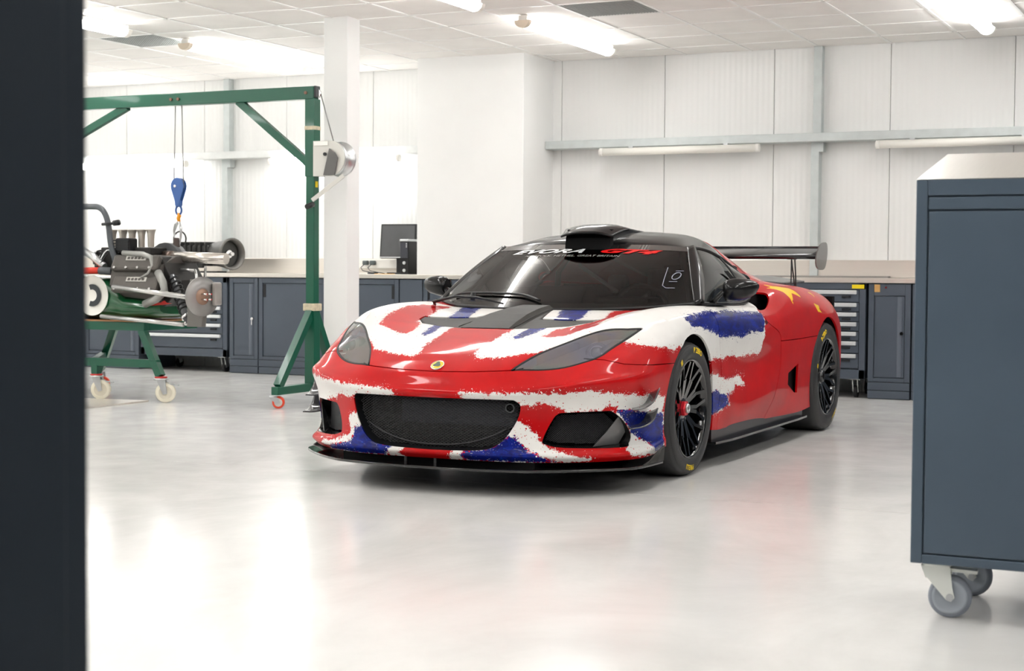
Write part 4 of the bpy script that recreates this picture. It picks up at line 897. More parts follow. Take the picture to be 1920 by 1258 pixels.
for colr, q in PAINT:
    q = np.array(q); q2 = np.roll(q, -1, 0)
    t = np.linspace(0, 1, 7)[:-1]
    e = (q[:, None] + (q2 - q)[:, None] * t[None, :, None]).reshape(-1, 2)
    E3 = uv3(e[:, 0], e[:, 1])
    mn, mx = E3.min(0) - .15, E3.max(0) + .15
    idx = np.where(((VC > mn) & (VC < mx)).all(1))[0]
    if not len(idx): continue
    A = E3; Bv = np.roll(E3, -1, 0) - E3; L = (Bv ** 2).sum(1) + 1e-12
    d = np.full(len(idx), 9.0)
    for k in range(len(A)):
        w_ = VC[idx] - A[k]; tt = np.clip((w_ @ Bv[k]) / L[k], 0, 1); dd = w_ - tt[:, None] * Bv[k]; d = np.minimum(d, (dd ** 2).sum(1))
    d = np.sqrt(d)
    ins = np.zeros(len(idx), bool); pu, pv = VU[idx], VV[idx]
    for (ua, va), (ub, vb) in zip(q, q2):
        if va == vb: continue
        c = (va > pv) != (vb > pv); ins ^= c & (pu < (ub - ua) * (pv - va) / (vb - va) + ua)
    d = np.where(ins, d, -d)
    if colr == 'R': sdR[idx] = np.maximum(sdR[idx], d); sdB[idx] = np.minimum(sdB[idx], -d)
    elif colr == 'W': sdR[idx] = np.minimum(sdR[idx], -d); sdB[idx] = np.minimum(sdB[idx], -d)
    elif colr == 'B': sdB[idx] = np.maximum(sdB[idx], d); sdR[idx] = np.minimum(sdR[idx], -d)
    else: sdY[idx] = np.maximum(sdY[idx], d)
lr = bm.verts.layers.float.new('red'); lb = bm.verts.layers.float.new('blue'); ly = bm.verts.layers.float.new('gold')
for k, v in enumerate(bm.verts): v[lr] = sdR[k]; v[lb] = sdB[k]; v[ly] = sdY[k]
def livery():
    m = bpy.data.materials.new('brush stroke flag paint'); m.use_nodes = True; nt = m.node_tree; N = nt.nodes; L = nt.links
    b = N['Principled BSDF']; b.inputs['Roughness'].default_value = .5; b.inputs['Specular IOR Level'].default_value = .1; b.inputs['Coat Weight'].default_value = .5; b.inputs['Coat IOR'].default_value = 1.4; b.inputs['Coat Roughness'].default_value = .035
    tc = N.new('ShaderNodeTexCoord')
    def node(t, **k):
        n = N.new(t)
        for a, v in k.items(): setattr(n, a, v)
        return n
    def mth(op, a, c=None, cl=False):
        n = node('ShaderNodeMath', operation=op, use_clamp=cl)
        for i, x in enumerate((a, c)):
            if x is None: continue
            if isinstance(x, (int, float)): n.inputs[i].default_value = x
            else: L.new(x, n.inputs[i])
        return n.outputs[0]
    def mr(x, a, b_, c, d):
        n = node('ShaderNodeMapRange'); L.new(x, n.inputs[0])
        for i, v in enumerate((a, b_, c, d)): n.inputs[i + 1].default_value = v
        return n.outputs[0]
    def noise(sc, det, scale=(1, 1, 1), rgh=.6, dist=0):
        mp = node('ShaderNodeMapping'); mp.inputs['Scale'].default_value = scale; L.new(tc.outputs['Object'], mp.inputs[0])
        n = node('ShaderNodeTexNoise'); n.inputs['Scale'].default_value = sc; n.inputs['Detail'].default_value = det; n.inputs['Roughness'].default_value = rgh; n.inputs['Distortion'].default_value = dist
        L.new(mp.outputs[0], n.inputs['Vector']); return n.outputs[0]
    def voro(sc):
        n = node('ShaderNodeTexVoronoi'); n.inputs['Scale'].default_value = sc; L.new(tc.outputs['Object'], n.inputs['Vector'])
        s_ = node('ShaderNodeSeparateColor'); L.new(n.outputs['Color'], s_.inputs[0]); return n.outputs['Distance'], s_.outputs[0]
    def att(nm): n = node('ShaderNodeAttribute', attribute_name=nm); return n.outputs['Fac']
    red, blue, gold = att('red'), att('blue'), att('gold')
    n1 = noise(16, 8, (1, 2.2, 2.2), .72); n2 = noise(60, 4, (.35, 1.5, 1.5), .6)
    jit = mth('ADD', mth('MULTIPLY', mth('SUBTRACT', n1, .5), .075), mth('MULTIPLY', mth('SUBTRACT', n2, .5), .035))
    vd, vc = voro(52); vd2, vc2 = voro(110)
    def mask(sd, other=None):
        core = mr(mth('ADD', sd, jit), -.0025, .0025, 0, 1)
        out = mth('LESS_THAN', vd, mth('MULTIPLY', mr(sd, -.075, -.01, 0, .27), vc))
        out2 = mth('LESS_THAN', vd2, mth('MULTIPLY', mr(sd, -.06, 0, 0, .34), vc2))
        if other is not None:
            free = mth('LESS_THAN', other, -.012); out = mth('MULTIPLY', out, free); out2 = mth('MULTIPLY', out2, free)
        hole = mth('LESS_THAN', vd, mth('MULTIPLY', mr(sd, .05, .0, 0, .26), mth('SUBTRACT', 1.0, vc)))
        hole2 = mth('LESS_THAN', vd2, mth('MULTIPLY', mr(sd, .04, .0, 0, .36), mth('SUBTRACT', 1.0, vc2)))
        return mth('MULTIPLY', mth('MAXIMUM', mth('MAXIMUM', core, out), out2), mth('MULTIPLY', mth('SUBTRACT', 1.0, hole), mth('SUBTRACT', 1.0, hole2)))
    def mixc(f, a, c):
        n = node('ShaderNodeMix', data_type='RGBA'); L.new(f, n.inputs['Factor'])
        for k, x in ((6, a), (7, c)):
            if isinstance(x, tuple): n.inputs[k].default_value = (*x, 1)
            else: L.new(x, n.inputs[k])
        return n.outputs[2]
    st = noise(7, 8, (1, 2.5, 3.5), .7, 1.2)
    blu = mixc(mr(st, .35, .65, 0, 1), srgb(0, 34, 146), srgb(12, 14, 78))
    blu = mixc(mr(noise(22, 5, (.5, 2, 2), .7, .8), .60, .72, 0, .75), blu, srgb(8, 84, 206))
    rd_ = mixc(mr(noise(5, 6, (1, 1, 1), .6, .5), .35, .7, 0, .55), srgb(196, 4, 10), srgb(160, 4, 12))
    wh = mixc(mr(noise(3, 3), .4, .7, 0, 1), srgb(238, 236, 232), srgb(228, 225, 221))
    c = mixc(mask(blue), wh, blu); c = mixc(mask(red, blue), c, rd_); c = mixc(mr(gold, -.0015, .0015, 0, 1), c, srgb(248, 200, 12))
    L.new(c, b.inputs['Base Color'])
    return m
LIV = livery()
bm.normal_update()
def panel(faces, name, m, parent, thick=.012, back=None):
    """outer skin, rim and inner skin of one body panel, edges left sharp"""
    vs = list({v for f in faces for v in f.verts}); ix = {v: k for k, v in enumerate(vs)}; n = len(vs)
    fs = set(faces); F = [tuple(ix[v] for v in f.verts) for f in faces]; V = [v.co[:] for v in vs]
    nb = len(F)
    V += [(v.co - v.normal * thick)[:] for v in vs]
    Fi = [tuple(i + n for i in f[::-1]) for f in F]
    R = []
    for f in faces:
        lp = list(f.verts)
        for a, b in zip(lp, lp[1:] + lp[:1]):
            e = next(e for e in f.edges if a in e.verts and b in e.verts)
            if sum(g in fs for g in e.link_faces) == 1:
                o = len(V); V += [a.co[:], b.co[:], (b.co - b.normal * thick)[:], (a.co - a.normal * thick)[:]]; R.append((o + 1, o, o + 3, o + 2))
    me = bpy.data.meshes.new(name); me.from_pydata(V, [], F + R + Fi); me.polygons.foreach_set('use_smooth', [True] * nb + [False] * len(R) + [True] * nb)
    for nm, l in (('red', lr), ('blue', lb), ('gold', ly)):
        a = me.attributes.new(nm, 'FLOAT', 'POINT'); val = [v[l] for v in vs] * 2; val += [-.4] * (len(V) - 2 * n)
        for k in range(len(R)):
            i0 = 2 * n + 4 * k
        a.data.foreach_set('value', val)
    # rim corners take the paint of the edge they close
    src = {}
    for k in range(n): src[tuple(round(c, 5) for c in V[k])] = k
    for nm in ('red', 'blue', 'gold'):
        d = me.attributes[nm].data
        for k in range(2 * n, len(V), 4):
            for q, p in ((0, 0), (1, 1), (2, 1), (3, 0)):
                s_ = src.get(tuple(round(c, 5) for c in V[k + p])); d[k + q].value = d[s_].value if s_ is not None else .4
    me.materials.append(m); me.update()
    o = bpy.data.objects.new(name, me); COL.objects.link(o); o.parent = parent; return o
CARBON = mat('satin carbon fibre', srgb(56, 55, 52), .5, coat=.0, noise=.03, nscale=40, spec=.22)
GLASSL = None
ISL = islands(bm)
LENS = {}
for isl in ISL:
    c = sum((f.calc_center_median() * f.calc_area() for f in isl), Vector()) / max(sum(f.calc_area() for f in isl), 1e-9); ar = sum(f.calc_area() for f in isl)
    xs = [v.co.x for f in isl for v in f.verts]
    if ar < .004: continue
    if ar < .16 and .4 < c.x < 1.0 and abs(c.y) > .4 and c.z > .6: LENS[1 if c.y > 0 else -1] = isl; continue
    if abs(c.y) < .05 and .1 < c.x < .5 and ar < .7: vent_isl = isl; continue
    nm = None
    if max(xs) > 1.0 and c.z < .5: nm = 'front_bumper'
    elif c.x > -.2 and max(xs) > .5: nm = 'front_clamshell'
    elif -1.3 < c.x < -.5 and abs(c.y) > .5 and ar < 1.6: nm = 'door'
    elif c.x < -1.2: nm = 'rear_clamshell' if ar > 1 else 'rear_quarter_panel'
    else: nm = 'body_panel'
    o = panel(isl, nm, LIV, CAR)

# ---------------------------------------------------------------- car: lamps, grilles, glass, roof
def skin(faces, name, m, parent, inset=0.0, thick=0.0):
    """one smooth sheet made from skin faces, moved inwards"""
    vs = list({v for f in faces for v in f.verts}); ix = {v: k for k, v in enumerate(vs)}
    V = [(v.co - v.normal * inset)[:] for v in vs]; F = [tuple(ix[v] for v in f.verts) for f in faces]
    me = bpy.data.meshes.new(name); me.from_pydata(V, [], F); me.polygons.foreach_set('use_smooth', [True] * len(F)); me.materials.append(m); me.update()
    o = bpy.data.objects.new(name, me); COL.objects.link(o); o.parent = parent
    if thick:
        md = o.modifiers.new('thickness', 'SOLIDIFY'); md.thickness = thick; md.offset = -1
    return o
def grid(P, name, m, parent, su=6, sv=6, thick=0.0, mirror=True, rim=None, flip=False):
    """smooth sheet through a grid of points given for the left half from the centre out"""
    P = np.array(P, float)
    if mirror: P = np.concatenate([P[:, :0:-1] * np.array([1, -1, 1]), P], axis=1)
    G_ = cr1(P, su); G_ = np.swapaxes(cr1(np.swapaxes(G_, 0, 1), sv), 0, 1)
    a, b = G_.shape[:2]; mb = MB(); mb.v = [tuple(p) for p in G_.reshape(-1, 3)]
    for i in range(a - 1):
        for j in range(b - 1):
            mb.f.append((i * b + j, i * b + j + 1, (i + 1) * b + j + 1, (i + 1) * b + j)); mb.sm.append(True)
    o = mb.build(name, m, parent)
    if thick:
        md = o.modifiers.new('thickness', 'SOLIDIFY'); md.thickness = thick; md.offset = -1
    return o, G_
def glass(name, tint, rough=.01, sheen=0, ior=1.55, refl=1.0):
    m = bpy.data.materials.new(name); m.use_nodes = True; nt = m.node_tree; N = nt.nodes; L = nt.links
    N.remove(N['Principled BSDF'])
    t = N.new('ShaderNodeBsdfTransparent'); t.inputs[0].default_value = (*tint, 1)
    g = N.new('ShaderNodeBsdfGlossy'); g.inputs['Roughness'].default_value = rough; g.inputs[0].default_value = (refl, refl, refl, 1)
    f = N.new('ShaderNodeFresnel'); f.inputs[0].default_value = ior
    x = N.new('ShaderNodeMixShader'); L.new(f.outputs[0], x.inputs[0]); L.new(t.outputs[0], x.inputs[1]); L.new(g.outputs[0], x.inputs[2])
    if sheen:  # pastel diffuse colours paint in the iridescent sheen of the lens
        tc = N.new('ShaderNodeTexCoord'); n = N.new('ShaderNodeTexNoise'); n.inputs['Scale'].default_value = 3.2; n.inputs['Distortion'].default_value = .6
        mp = N.new('ShaderNodeMapping'); mp.inputs['Scale'].default_value = (1, 1.5, 3); L.new(tc.outputs['Object'], mp.inputs[0]); L.new(mp.outputs[0], n.inputs['Vector'])
        cr = N.new('ShaderNodeValToRGB'); e = cr.color_ramp.elements
        e[0].position = .30; e[0].color = (*srgb(140, 136, 146), 1); e[1].position = .72; e[1].color = (*srgb(130, 131, 133), 1)
        for p_, c_ in ((.42, srgb(126, 140, 134)), (.5, srgb(152, 138, 132)), (.6, srgb(130, 130, 146))):
            q = e.new(p_); q.color = (*c_, 1)
        L.new(n.outputs[0], cr.inputs[0]); d = N.new('ShaderNodeBsdfDiffuse'); L.new(cr.outputs[0], d.inputs[0])
        y = N.new('ShaderNodeMixShader'); y.inputs[0].default_value = sheen; L.new(t.outputs[0], y.inputs[1]); L.new(d.outputs[0], y.inputs[2]); L.new(y.outputs[0], x.inputs[1])
    L.new(x.outputs[0], N['Material Output'].inputs[0]); return m
LENSG = glass('smoked headlamp lens with painted sheen', (.8, .8, .82), .03, .5)
WSG = glass('tinted windscreen glass', (.25, .245, .24), .012, 0, 1.30)
SIDEG = glass('dark side glass', (.16, .16, .16), .02, 0, 1.32)
LAMPD = mat('dark lamp housing', srgb(98, 98, 100), .35, .2); SEAL = mat('black seal', srgb(14, 14, 15), .5)
for s in (1, -1):
    hl = skin(LENS[s], 'headlamp', LENSG, CAR, .002)
    skin(LENS[s], 'lamp_housing', LAMPD, hl, .055)
    # projector, its bezel and the dark wedge at the outer end
    P0 = Vector((.685, .655 * s, .632)); ax = Vector((.86, .30 * s, .28)).normalized()
    MB().lathe([(.030, .012), (.036, .006), (.040, -.03)], P0, ax, 28).build('bezel_ring', ZINC, hl)
    MB().lathe([(.001, .022), (.015, .019), (.026, .010), (.030, .0)], P0, ax, 28).build('projector_lens', mat('projector glass', srgb(150, 156, 160), .05, .3, coat=1), hl)
    MB().lathe([(.048, .004), (.053, .0), (.058, -.03)], P0, ax, 28).build('bezel_ring', mat('grey bezel', srgb(132, 134, 138), .25, .6), hl)
    w_ = MB(); q = [(.700, .676, .655), (.735, .700, .628), (.648, .738, .668), (.605, .742, .688), (.64, .71, .685)]
    w_.add([(x, y * s, z) for x, y, z in q] + [(x - .03, (y - .02) * s, z - .012) for x, y, z in q], [(0, 1, 2, 3, 4), (9, 8, 7, 6, 5)] + [(i, (i + 1) % 5, (i + 1) % 5 + 5, i + 5) for i in range(5)]).build('marker_lamp', mat('dark marker', srgb(60, 62, 64), .2, coat=1), hl)
    MB().tube([(x, y * s, z) for x, y, z in (q[0], q[1])], .003, 6).build('chrome_edge', CHROME, hl)
    # black seal around the lens
    pl = [Vector((*p, 0)) for p in LAMPR]
    from mathutils.bvhtree import BVHTree
BV = BVHTree.FromPolygons([tuple(p) for p in BODY.reshape(-1, 3)], [(i * NV + j, i * NV + j + 1, (i + 1) * NV + j + 1, (i + 1) * NV + j) for i in range(NU - 1) for j in range(NV - 1)])
def on_top(x, y, d=0.0, z0=2.0):
    h = BV.ray_cast(Vector((x, y, z0)), Vector((0, 0, -1))); n = h[1] if h[1].z > 0 else -h[1]
    return h[0] + n * d, n
def on_side(x, z, s=1, d=0.0):
    h = BV.ray_cast(Vector((x, 2 * s, z)), Vector((0, -s, 0))); n = h[1] if h[1].y * s > 0 else -h[1]
    return h[0] + n * d, n
def on_front(y, z, d=0.0):
    h = BV.ray_cast(Vector((3, y, z)), Vector((-1, 0, 0))); n = h[1] if h[1].x > 0 else -h[1]
    return h[0] + n * d, n
for s in (1, -1):
    MB().tube([on_top(x, y * s, -.0045)[0] for x, y in LAMPR], .0062, 6, closed=True).build('headlamp_seal', SEAL, CAR)
# bonnet vent of bare carbon: flat wing and the raised centre duct
vn = skin(vent_isl, 'bonnet_vent', CARBON, CAR, .004, .006)
vd = [[(-.065, .0, .833), (-.065, .075, .833), (-.065, .105, .812)], [(.10, 0, .818), (.10, .09, .818), (.10, .125, .790)], [(.27, .0, .794), (.27, .105, .794), (.27, .14, .767)], [(.42, 0, .762), (.42, .118, .762), (.42, .142, .741)], [(.535, 0, .731), (.535, .128, .731), (.535, .136, .7255)]]
vm = MB()
for a, b in zip(vd[:-1], vd[1:]):
    for s in (1, -1):
        for k in range(2): vm.add([(x, y * s, z) for x, y, z in (a[k], a[k + 1], b[k + 1], b[k])], [(0, 1, 2, 3)])
vm.build('vent_duct', CARBON, vn)
for s in (1, -1):
    MB().tube([on_top(-.05 + .57 * k / 8, (.10 + .05 * k / 8) * s, .004)[0] for k in range(9)], .0022, 6).build('vent_edge', CARBON, vn)
# badge on the nose
bp, bn = on_top(1.022, 0.0, .001)
bd = MB().lathe([(.001, .005), (.024, .005), (.030, .003), (.031, 0)], bp, bn, 28).build('nose_badge', mat('badge yellow', srgb(246, 206, 64), .25, coat=1), CAR)
t1 = bn.cross(Vector((0, 1, 0))).normalized(); t2 = Vector((0, 1, 0))
MB().lathe([(.029, .003), (.031, .0045), (.033, .003), (.033, 0)], bp, bn, 32).build('badge_rim', CHROME, bd)
tri = []
for k in range(24):
    t = 2 * PI * k / 24; r_ = .0175 * (1 + .22 * math.cos(3 * t)) ; tri.append(bp + bn * .0062 + t1 * r_ * math.cos(t) + t2 * r_ * math.sin(t))
MB().add(tri, [tuple(range(24))]).build('badge_field', mat('badge green', srgb(30, 70, 44), .3, coat=1), bd)

# grilles
def lattice(name, poly, pitch, xf, parent, m, r=.0017):
    """expanded mesh inside an outline in the (a, b) plane; xf turns (a, b) into a point"""
    def inp(q):
        c = False
        for i in range(len(poly)):
            a, b = poly[i], poly[(i + 1) % len(poly)]
            if (a[1] > q[1]) != (b[1] > q[1]) and q[0] < (b[0] - a[0]) * (q[1] - a[1]) / (b[1] - a[1]) + a[0]: c = not c
        return c
    ax_ = [p[0] for p in poly]; bz = [p[1] for p in poly]; pa, pb = pitch
    V = []; F = []; nodes = {}
    for i in range(int((max(ax_) - min(ax_)) / pa * 2) + 3):
        for j in range(int((max(bz) - min(bz)) / pb * 2) + 3):
            if (i + j) % 2: continue
            q = (min(ax_) - .01 + i * pa / 2, min(bz) - .01 + j * pb / 2)
            if inp(q): nodes[(i, j)] = Vector(xf(*q))
    for (i, j), p in nodes.items():
        for di, dj in ((1, 1), (1, -1)):
            q = nodes.get((i + di, j + dj))
            if q is None: continue
            d = (q - p).normalized(); u = Vector((d.y, -d.x, 0)).normalized() if abs(d.z) < .99 else Vector((1, 0, 0)); w2 = d.cross(u)
            o = len(V)
            for c in (p, q):
                for k in range(3): V.append(tuple(c + (u * math.cos(2.094 * k) + w2 * math.sin(2.094 * k)) * r))
            for k in range(3): F.append((o + k, o + (k + 1) % 3, o + 3 + (k + 1) % 3, o + 3 + k))
    me = bpy.data.meshes.new(name); me.from_pydata(V, [], F); me.materials.append(m); me.update()
    o = bpy.data.objects.new(name, me); COL.objects.link(o); o.parent = parent; o['kind'] = 'stuff'; return o
MESHM = mat('black mesh', srgb(88, 88, 90), .3, .3)
BLK = mat('matt black', srgb(11, 11, 12), .7, spec=.15)
def gx(y, z): return 1.072 - .20 * y * y - .9 * max(0, abs(y) - .3) ** 2
gp = MB()
n_ = len(GR)
gp.v = [(1.118 - .30 * a * a, a, b) for a, b in GR] + [(gx(a, b) - .05, a * .97, .31 + (b - .31) * .94) for a, b in GR]
# the moulded surround: sits just inside the opening
gv = []
for a, b in GR:
    gv.append(on_front(a * .995, .312 + (b - .312) * .985, -.004)[0])
fr = MB(); fr.v = [tuple(p) for p in gv] + [(p.x - .05, p.y * .965, .312 + (p.z - .312) * .93) for p in gv]
fr.f = [(i, (i + 1) % n_, (i + 1) % n_ + n_, i + n_) for i in range(n_)]; fr.sm = [True] * n_
gs = fr.build('grille_surround', BLACK, CAR)
lattice('grille_mesh', [(a * .965, .312 + (b - .312) * .93) for a, b in GR], (.0205, .0122), lambda a, b: (gx(a, b) - .02 + .0 * b, a, b), gs, MESHM)
MB().box(.85, 1.0, -.36, .36, .2, .425).build('radiator', mat('dark radiator core', srgb(26, 26, 27), .7), gs)
MB().bev(.985, 1.003, -.20, .40, .30, .415, .01).build('inner_duct', mat('dark grey plastic', (0, 0, 0)), gs)
MB().box(.80, .86, -.45, .45, .15, .45).build('bulkhead', BLK, gs)
te = MB().lathe([(.016, .012), (.0165, .014), (.022, .014), (.0225, .0)], (gx(.375, .4) - .017, .375, .392), (1, .1, 0), 28).build('tow_eye', mat('tow eye grey', srgb(74, 76, 78), .4), gs)
MB().lathe([(.001, 0), (.018, .0), (.018, .012)], (gx(.375, .4) - .02, .375, .392), (1, .1, 0), 24).build('tow_eye_hole', BLK, te)
lp = []
for k in range(25):
    t = k / 24; y = -.36 + .72 * t; lp.append((gx(y, .22) - .016, y, .212 + .085 * (abs(y) / .36) ** 2.4))
MB().tube(lp, .004, 6).build('lower_strip', mat('grey trim', srgb(58, 58, 60), .5), gs)
# corner intakes: duct walls, mesh and deflector blade
for s in (1, -1):
    c0 = (sum(p[0] for p in INTR) / len(INTR), sum(p[1] for p in INTR) / len(INTR)); n_ = len(INTR)
    def body_at(q, d=0.0):
        o = Vector((-SQ * q[0], SQ * s * q[0], q[1])); dr = Vector((-SQ, -SQ * s, 0)); h = BV.ray_cast(o - dr * 3, dr); return h[0] + dr * d
    sh = lambda p, k: (c0[0] + (p[0] - c0[0]) * k, c0[1] + (p[1] - c0[1]) * k)
    lips = [body_at(sh(p, .992), .003) for p in INTR]
    inn = [body_at(sh(p, .86), .0) + Vector((-SQ, -SQ * s, 0)) * .075 for p in INTR]
    f_ = MB(); f_.v = [tuple(p) for p in lips + inn]; f_.f = [(i, (i + 1) % n_, (i + 1) % n_ + n_, i + n_) for i in range(n_)]; f_.sm = [True] * n_
    du = f_.build('corner_intake', mat('gloss black duct', srgb(20, 20, 21), .15, coat=.6), CAR)
    b_ = MB(); b_.v = [tuple(p + Vector((-SQ, -SQ * s, 0)) * .03) for p in inn]; b_.f = [tuple(range(n_))]; b_.sm = [False]; b_.build('intake_back', BLK, du)
    lattice('intake_mesh', [sh(p, .84) for p in INTR], (.011, .0085), lambda a, b: tuple(body_at((a, b), .0) + Vector((-SQ, -SQ * s, 0)) * .06), du, mat('fine black mesh', srgb(74, 74, 76), .45), .0015)
    # grey deflector blade towards the wheel side
    dq = Vector((-.92, .39 * s, 0))
    ea_, eb_ = body_at((-.105, .219), .012), body_at((.035, .362), .012)
    bl = [ea_, (ea_ + eb_) / 2 + Vector((0, 0, -.006)), eb_, eb_ + dq * .10, ea_ + dq * .16 + Vector((0, 0, .002))]
    th = Vector((-.39 * s, -.92, 0)) * .004
    MB().add([tuple(p) for p in bl] + [tuple(p + th) for p in bl], [tuple(range(5)), tuple(range(9, 4, -1))] + [(i, (i + 1) % 5, (i + 1) % 5 + 5, i + 5) for i in range(5)]).build('deflector', mat('grey composite', srgb(100, 100, 100), .3, coat=.5), du)
    # dive planes
    for inner, outer in (([(.70, .388), (.66, .392), (.61, .405), (.565, .450)], [(.778, .876, .387), (.70, .905, .396), (.64, .922, .424), (.60, .931, .478)]),
                         ([(.715, .306), (.68, .308), (.625, .318), (.58, .362)], [(.803, .876, .305), (.72, .905, .311), (.65, .922, .335), (.613, .928, .386)])):
        V = []
        for (x, z), q in zip(inner, outer):
            b0 = on_side(x, z, s, -.006)[0]; e2 = Vector((q[0], q[1] * s, q[2]))
            V.append((b0, (b0 + e2) / 2 + Vector((0, 0, -.004)), e2))
        grid(np.array([[tuple(p) for p in r_] for r_ in V]), 'dive_plane', mat('glossy carbon blade', srgb(70, 70, 72), .18, coat=.8), CAR, 4, 4, .005, False)
# splitter with end fences
SPL = [(1.172, 0), (1.168, .2), (1.122, .44), (1.078, .54), (.965, .69), (.80, .848), (.67, .888), (.46, .902), (.44, .87), (.44, .5), (.5, 0)]
so = rnd(SPL[:8], 5, False) + SPL[8:]
so = so + [(x, -y) for x, y in so[-2:0:-1]]
sp = MB().prism(so, 'z', .112, .124).build('front_splitter', mat('gloss carbon splitter', srgb(26, 26, 27), .16, coat=1, noise=.05), CAR, bevel=.003)
for s in (1, -1):
    q = [(.68, .889), (.62, .896), (.54, .902), (.46, .904)]
    hs = [.002, .018, .052, .072]
    f_ = MB(); f_.v = [(x, y * s, .1245) for x, y in q] + [(x, (y + .006) * s, .1245 + h) for (x, y), h in zip(q, hs)] + [(x, (y - .008) * s, .1245) for x, y in q] + [(x, (y - .002) * s, .1245 + h) for (x, y), h in zip(q, hs)]
    f_.f = [(i, i + 1, i + 5, i + 4) for i in range(3)] + [(i + 8, i + 12, i + 13, i + 9) for i in range(3)] + [(i + 4, i + 5, i + 13, i + 12) for i in range(3)] + [(3, 11, 15, 7)]; f_.sm = [True] * len(f_.f)
    f_.build('end_fence', CARBON, sp)
for y in (-.42, -.28, -.16, 0, .3, .45):
    MB().box(1.035 - .3 * y * y, 1.045 - .3 * y * y, y - .006, y + .006, .124, .150).build('splitter_stay', mat('grey composite', (0, 0, 0)), sp)
MB().prism([(.98, .60), (.98, -.60), (-3.2, -.80), (-3.2, .80)], 'z', .10, .112).box(.40, 1.03, -.50, .50, .12, .15).build('undertray', BLK, CAR)
# side skirts
for s in (1, -1):
    MB().prism([(-.36, .70 * s), (-.38, .885 * s), (-.60, .905 * s), (-1.9, .905 * s), (-2.14, .895 * s), (-2.15, .70 * s)], 'z', .118, .130).build('side_skirt', mat('gloss carbon splitter', (0, 0, 0)), CAR)
    MB().prism([(-.37, .15), (-.37, .24), (-.9, .24), (-2.15, .2), (-2.15, .13), (-.37, .13)], 'y', .80 * s, .862 * s).build('sill_inner', mat('dark sill carbon', srgb(24, 14, 14), .35, coat=.3), CAR)

# cabin glass and roof
def ws(t, w_, bulge=.018):
    base = [(-.050, 0, .808), (-.085, .28, .812), (-.225, .56, .824), (-.420, .744, .842)]; top = [(-.80, 0, 1.160), (-.806, .22, 1.159), (-.826, .42, 1.155), (-.851, .551, 1.146)]
    o = []
    for b, c in zip(base, top):
        k = math.sin(PI * t) * bulge; o.append((b[0] + (c[0] - b[0]) * t + k * .42, b[1] + (c[1] - b[1]) * t, b[2] + (c[2] - b[2]) * t + k * .9))
    return o
wsc, WG = grid([ws(t, 0) for t in (0, .2, .4, .6, .8, 1)], 'windscreen', WSG, CAR, 4, 6)
WV = BVHTree.FromPolygons([tuple(p) for p in WG.reshape(-1, 3)], [(i * WG.shape[1] + j, i * WG.shape[1] + j + 1, (i + 1) * WG.shape[1] + j + 1, (i + 1) * WG.shape[1] + j) for i in range(WG.shape[0] - 1) for j in range(WG.shape[1] - 1)])
GLB = mat('gloss black roof', srgb(20, 20, 21), .4, coat=.55, coat_rough=.07, spec=.1)
MB().tube([tuple(p) for p in WG[0]], .010, 6).build('lower_glass_edge', SEAL, wsc)
rf = [[(-.80, 0, 1.160), (-.806, .22, 1.159), (-.826, .42, 1.155), (-.851, .551, 1.146)],
      [(-.83, 0, 1.178), (-.836, .22, 1.176), (-.856, .42, 1.168), (-.875, .557, 1.149)],
      [(-.95, 0, 1.211), (-.95, .22, 1.206), (-.96, .42, 1.190), (-.98, .566, 1.149)],
      [(-1.15, 0, 1.237), (-1.15, .22, 1.231), (-1.15, .42, 1.208), (-1.15, .570, 1.132)],
      [(-1.4, 0, 1.247), (-1.4, .22, 1.240), (-1.4, .42, 1.207), (-1.4, .578, 1.086)],
      [(-1.6, 0, 1.238), (-1.6, .22, 1.228), (-1.6, .42, 1.180), (-1.6, .605, 1.012)]]
grid(rf, 'roof_panel', GLB, CAR, 6, 6, .008)
rr = [rf[-1] + [(-1.60, .675, .952)],
      [(-1.85, 0, 1.205), (-1.85, .21, 1.193), (-1.85, .40, 1.140), (-1.85, .585, .992), (-1.85, .675, .946)],
      [(-2.2, 0, 1.135), (-2.2, .20, 1.122), (-2.2, .38, 1.065), (-2.2, .555, .965), (-2.2, .66, .938)],
      [(-2.6, 0, 1.035), (-2.6, .18, 1.025), (-2.6, .35, .985), (-2.6, .51, .938), (-2.6, .63, .924)],
      [(-3.06, 0, .938), (-3.06, .14, .936), (-3.05, .28, .928), (-3.04, .40, .920), (-3.02, .48, .906)]]
# dark louvred engine cover in the middle, red buttresses beside it
RED = mat('solid red paint', srgb(190, 4, 10), .5, coat=.6, noise=.03, spec=.1)
grid([r_[:3] for r_ in rr], 'engine_cover', GLB, CAR, 6, 5, .006)
for s in (1, -1):
    grid([[(x, y * s, z + .003) for x, y, z in r_[1:]] for r_ in rr], 'rear_buttress', RED, CAR, 6, 6, .004, False)
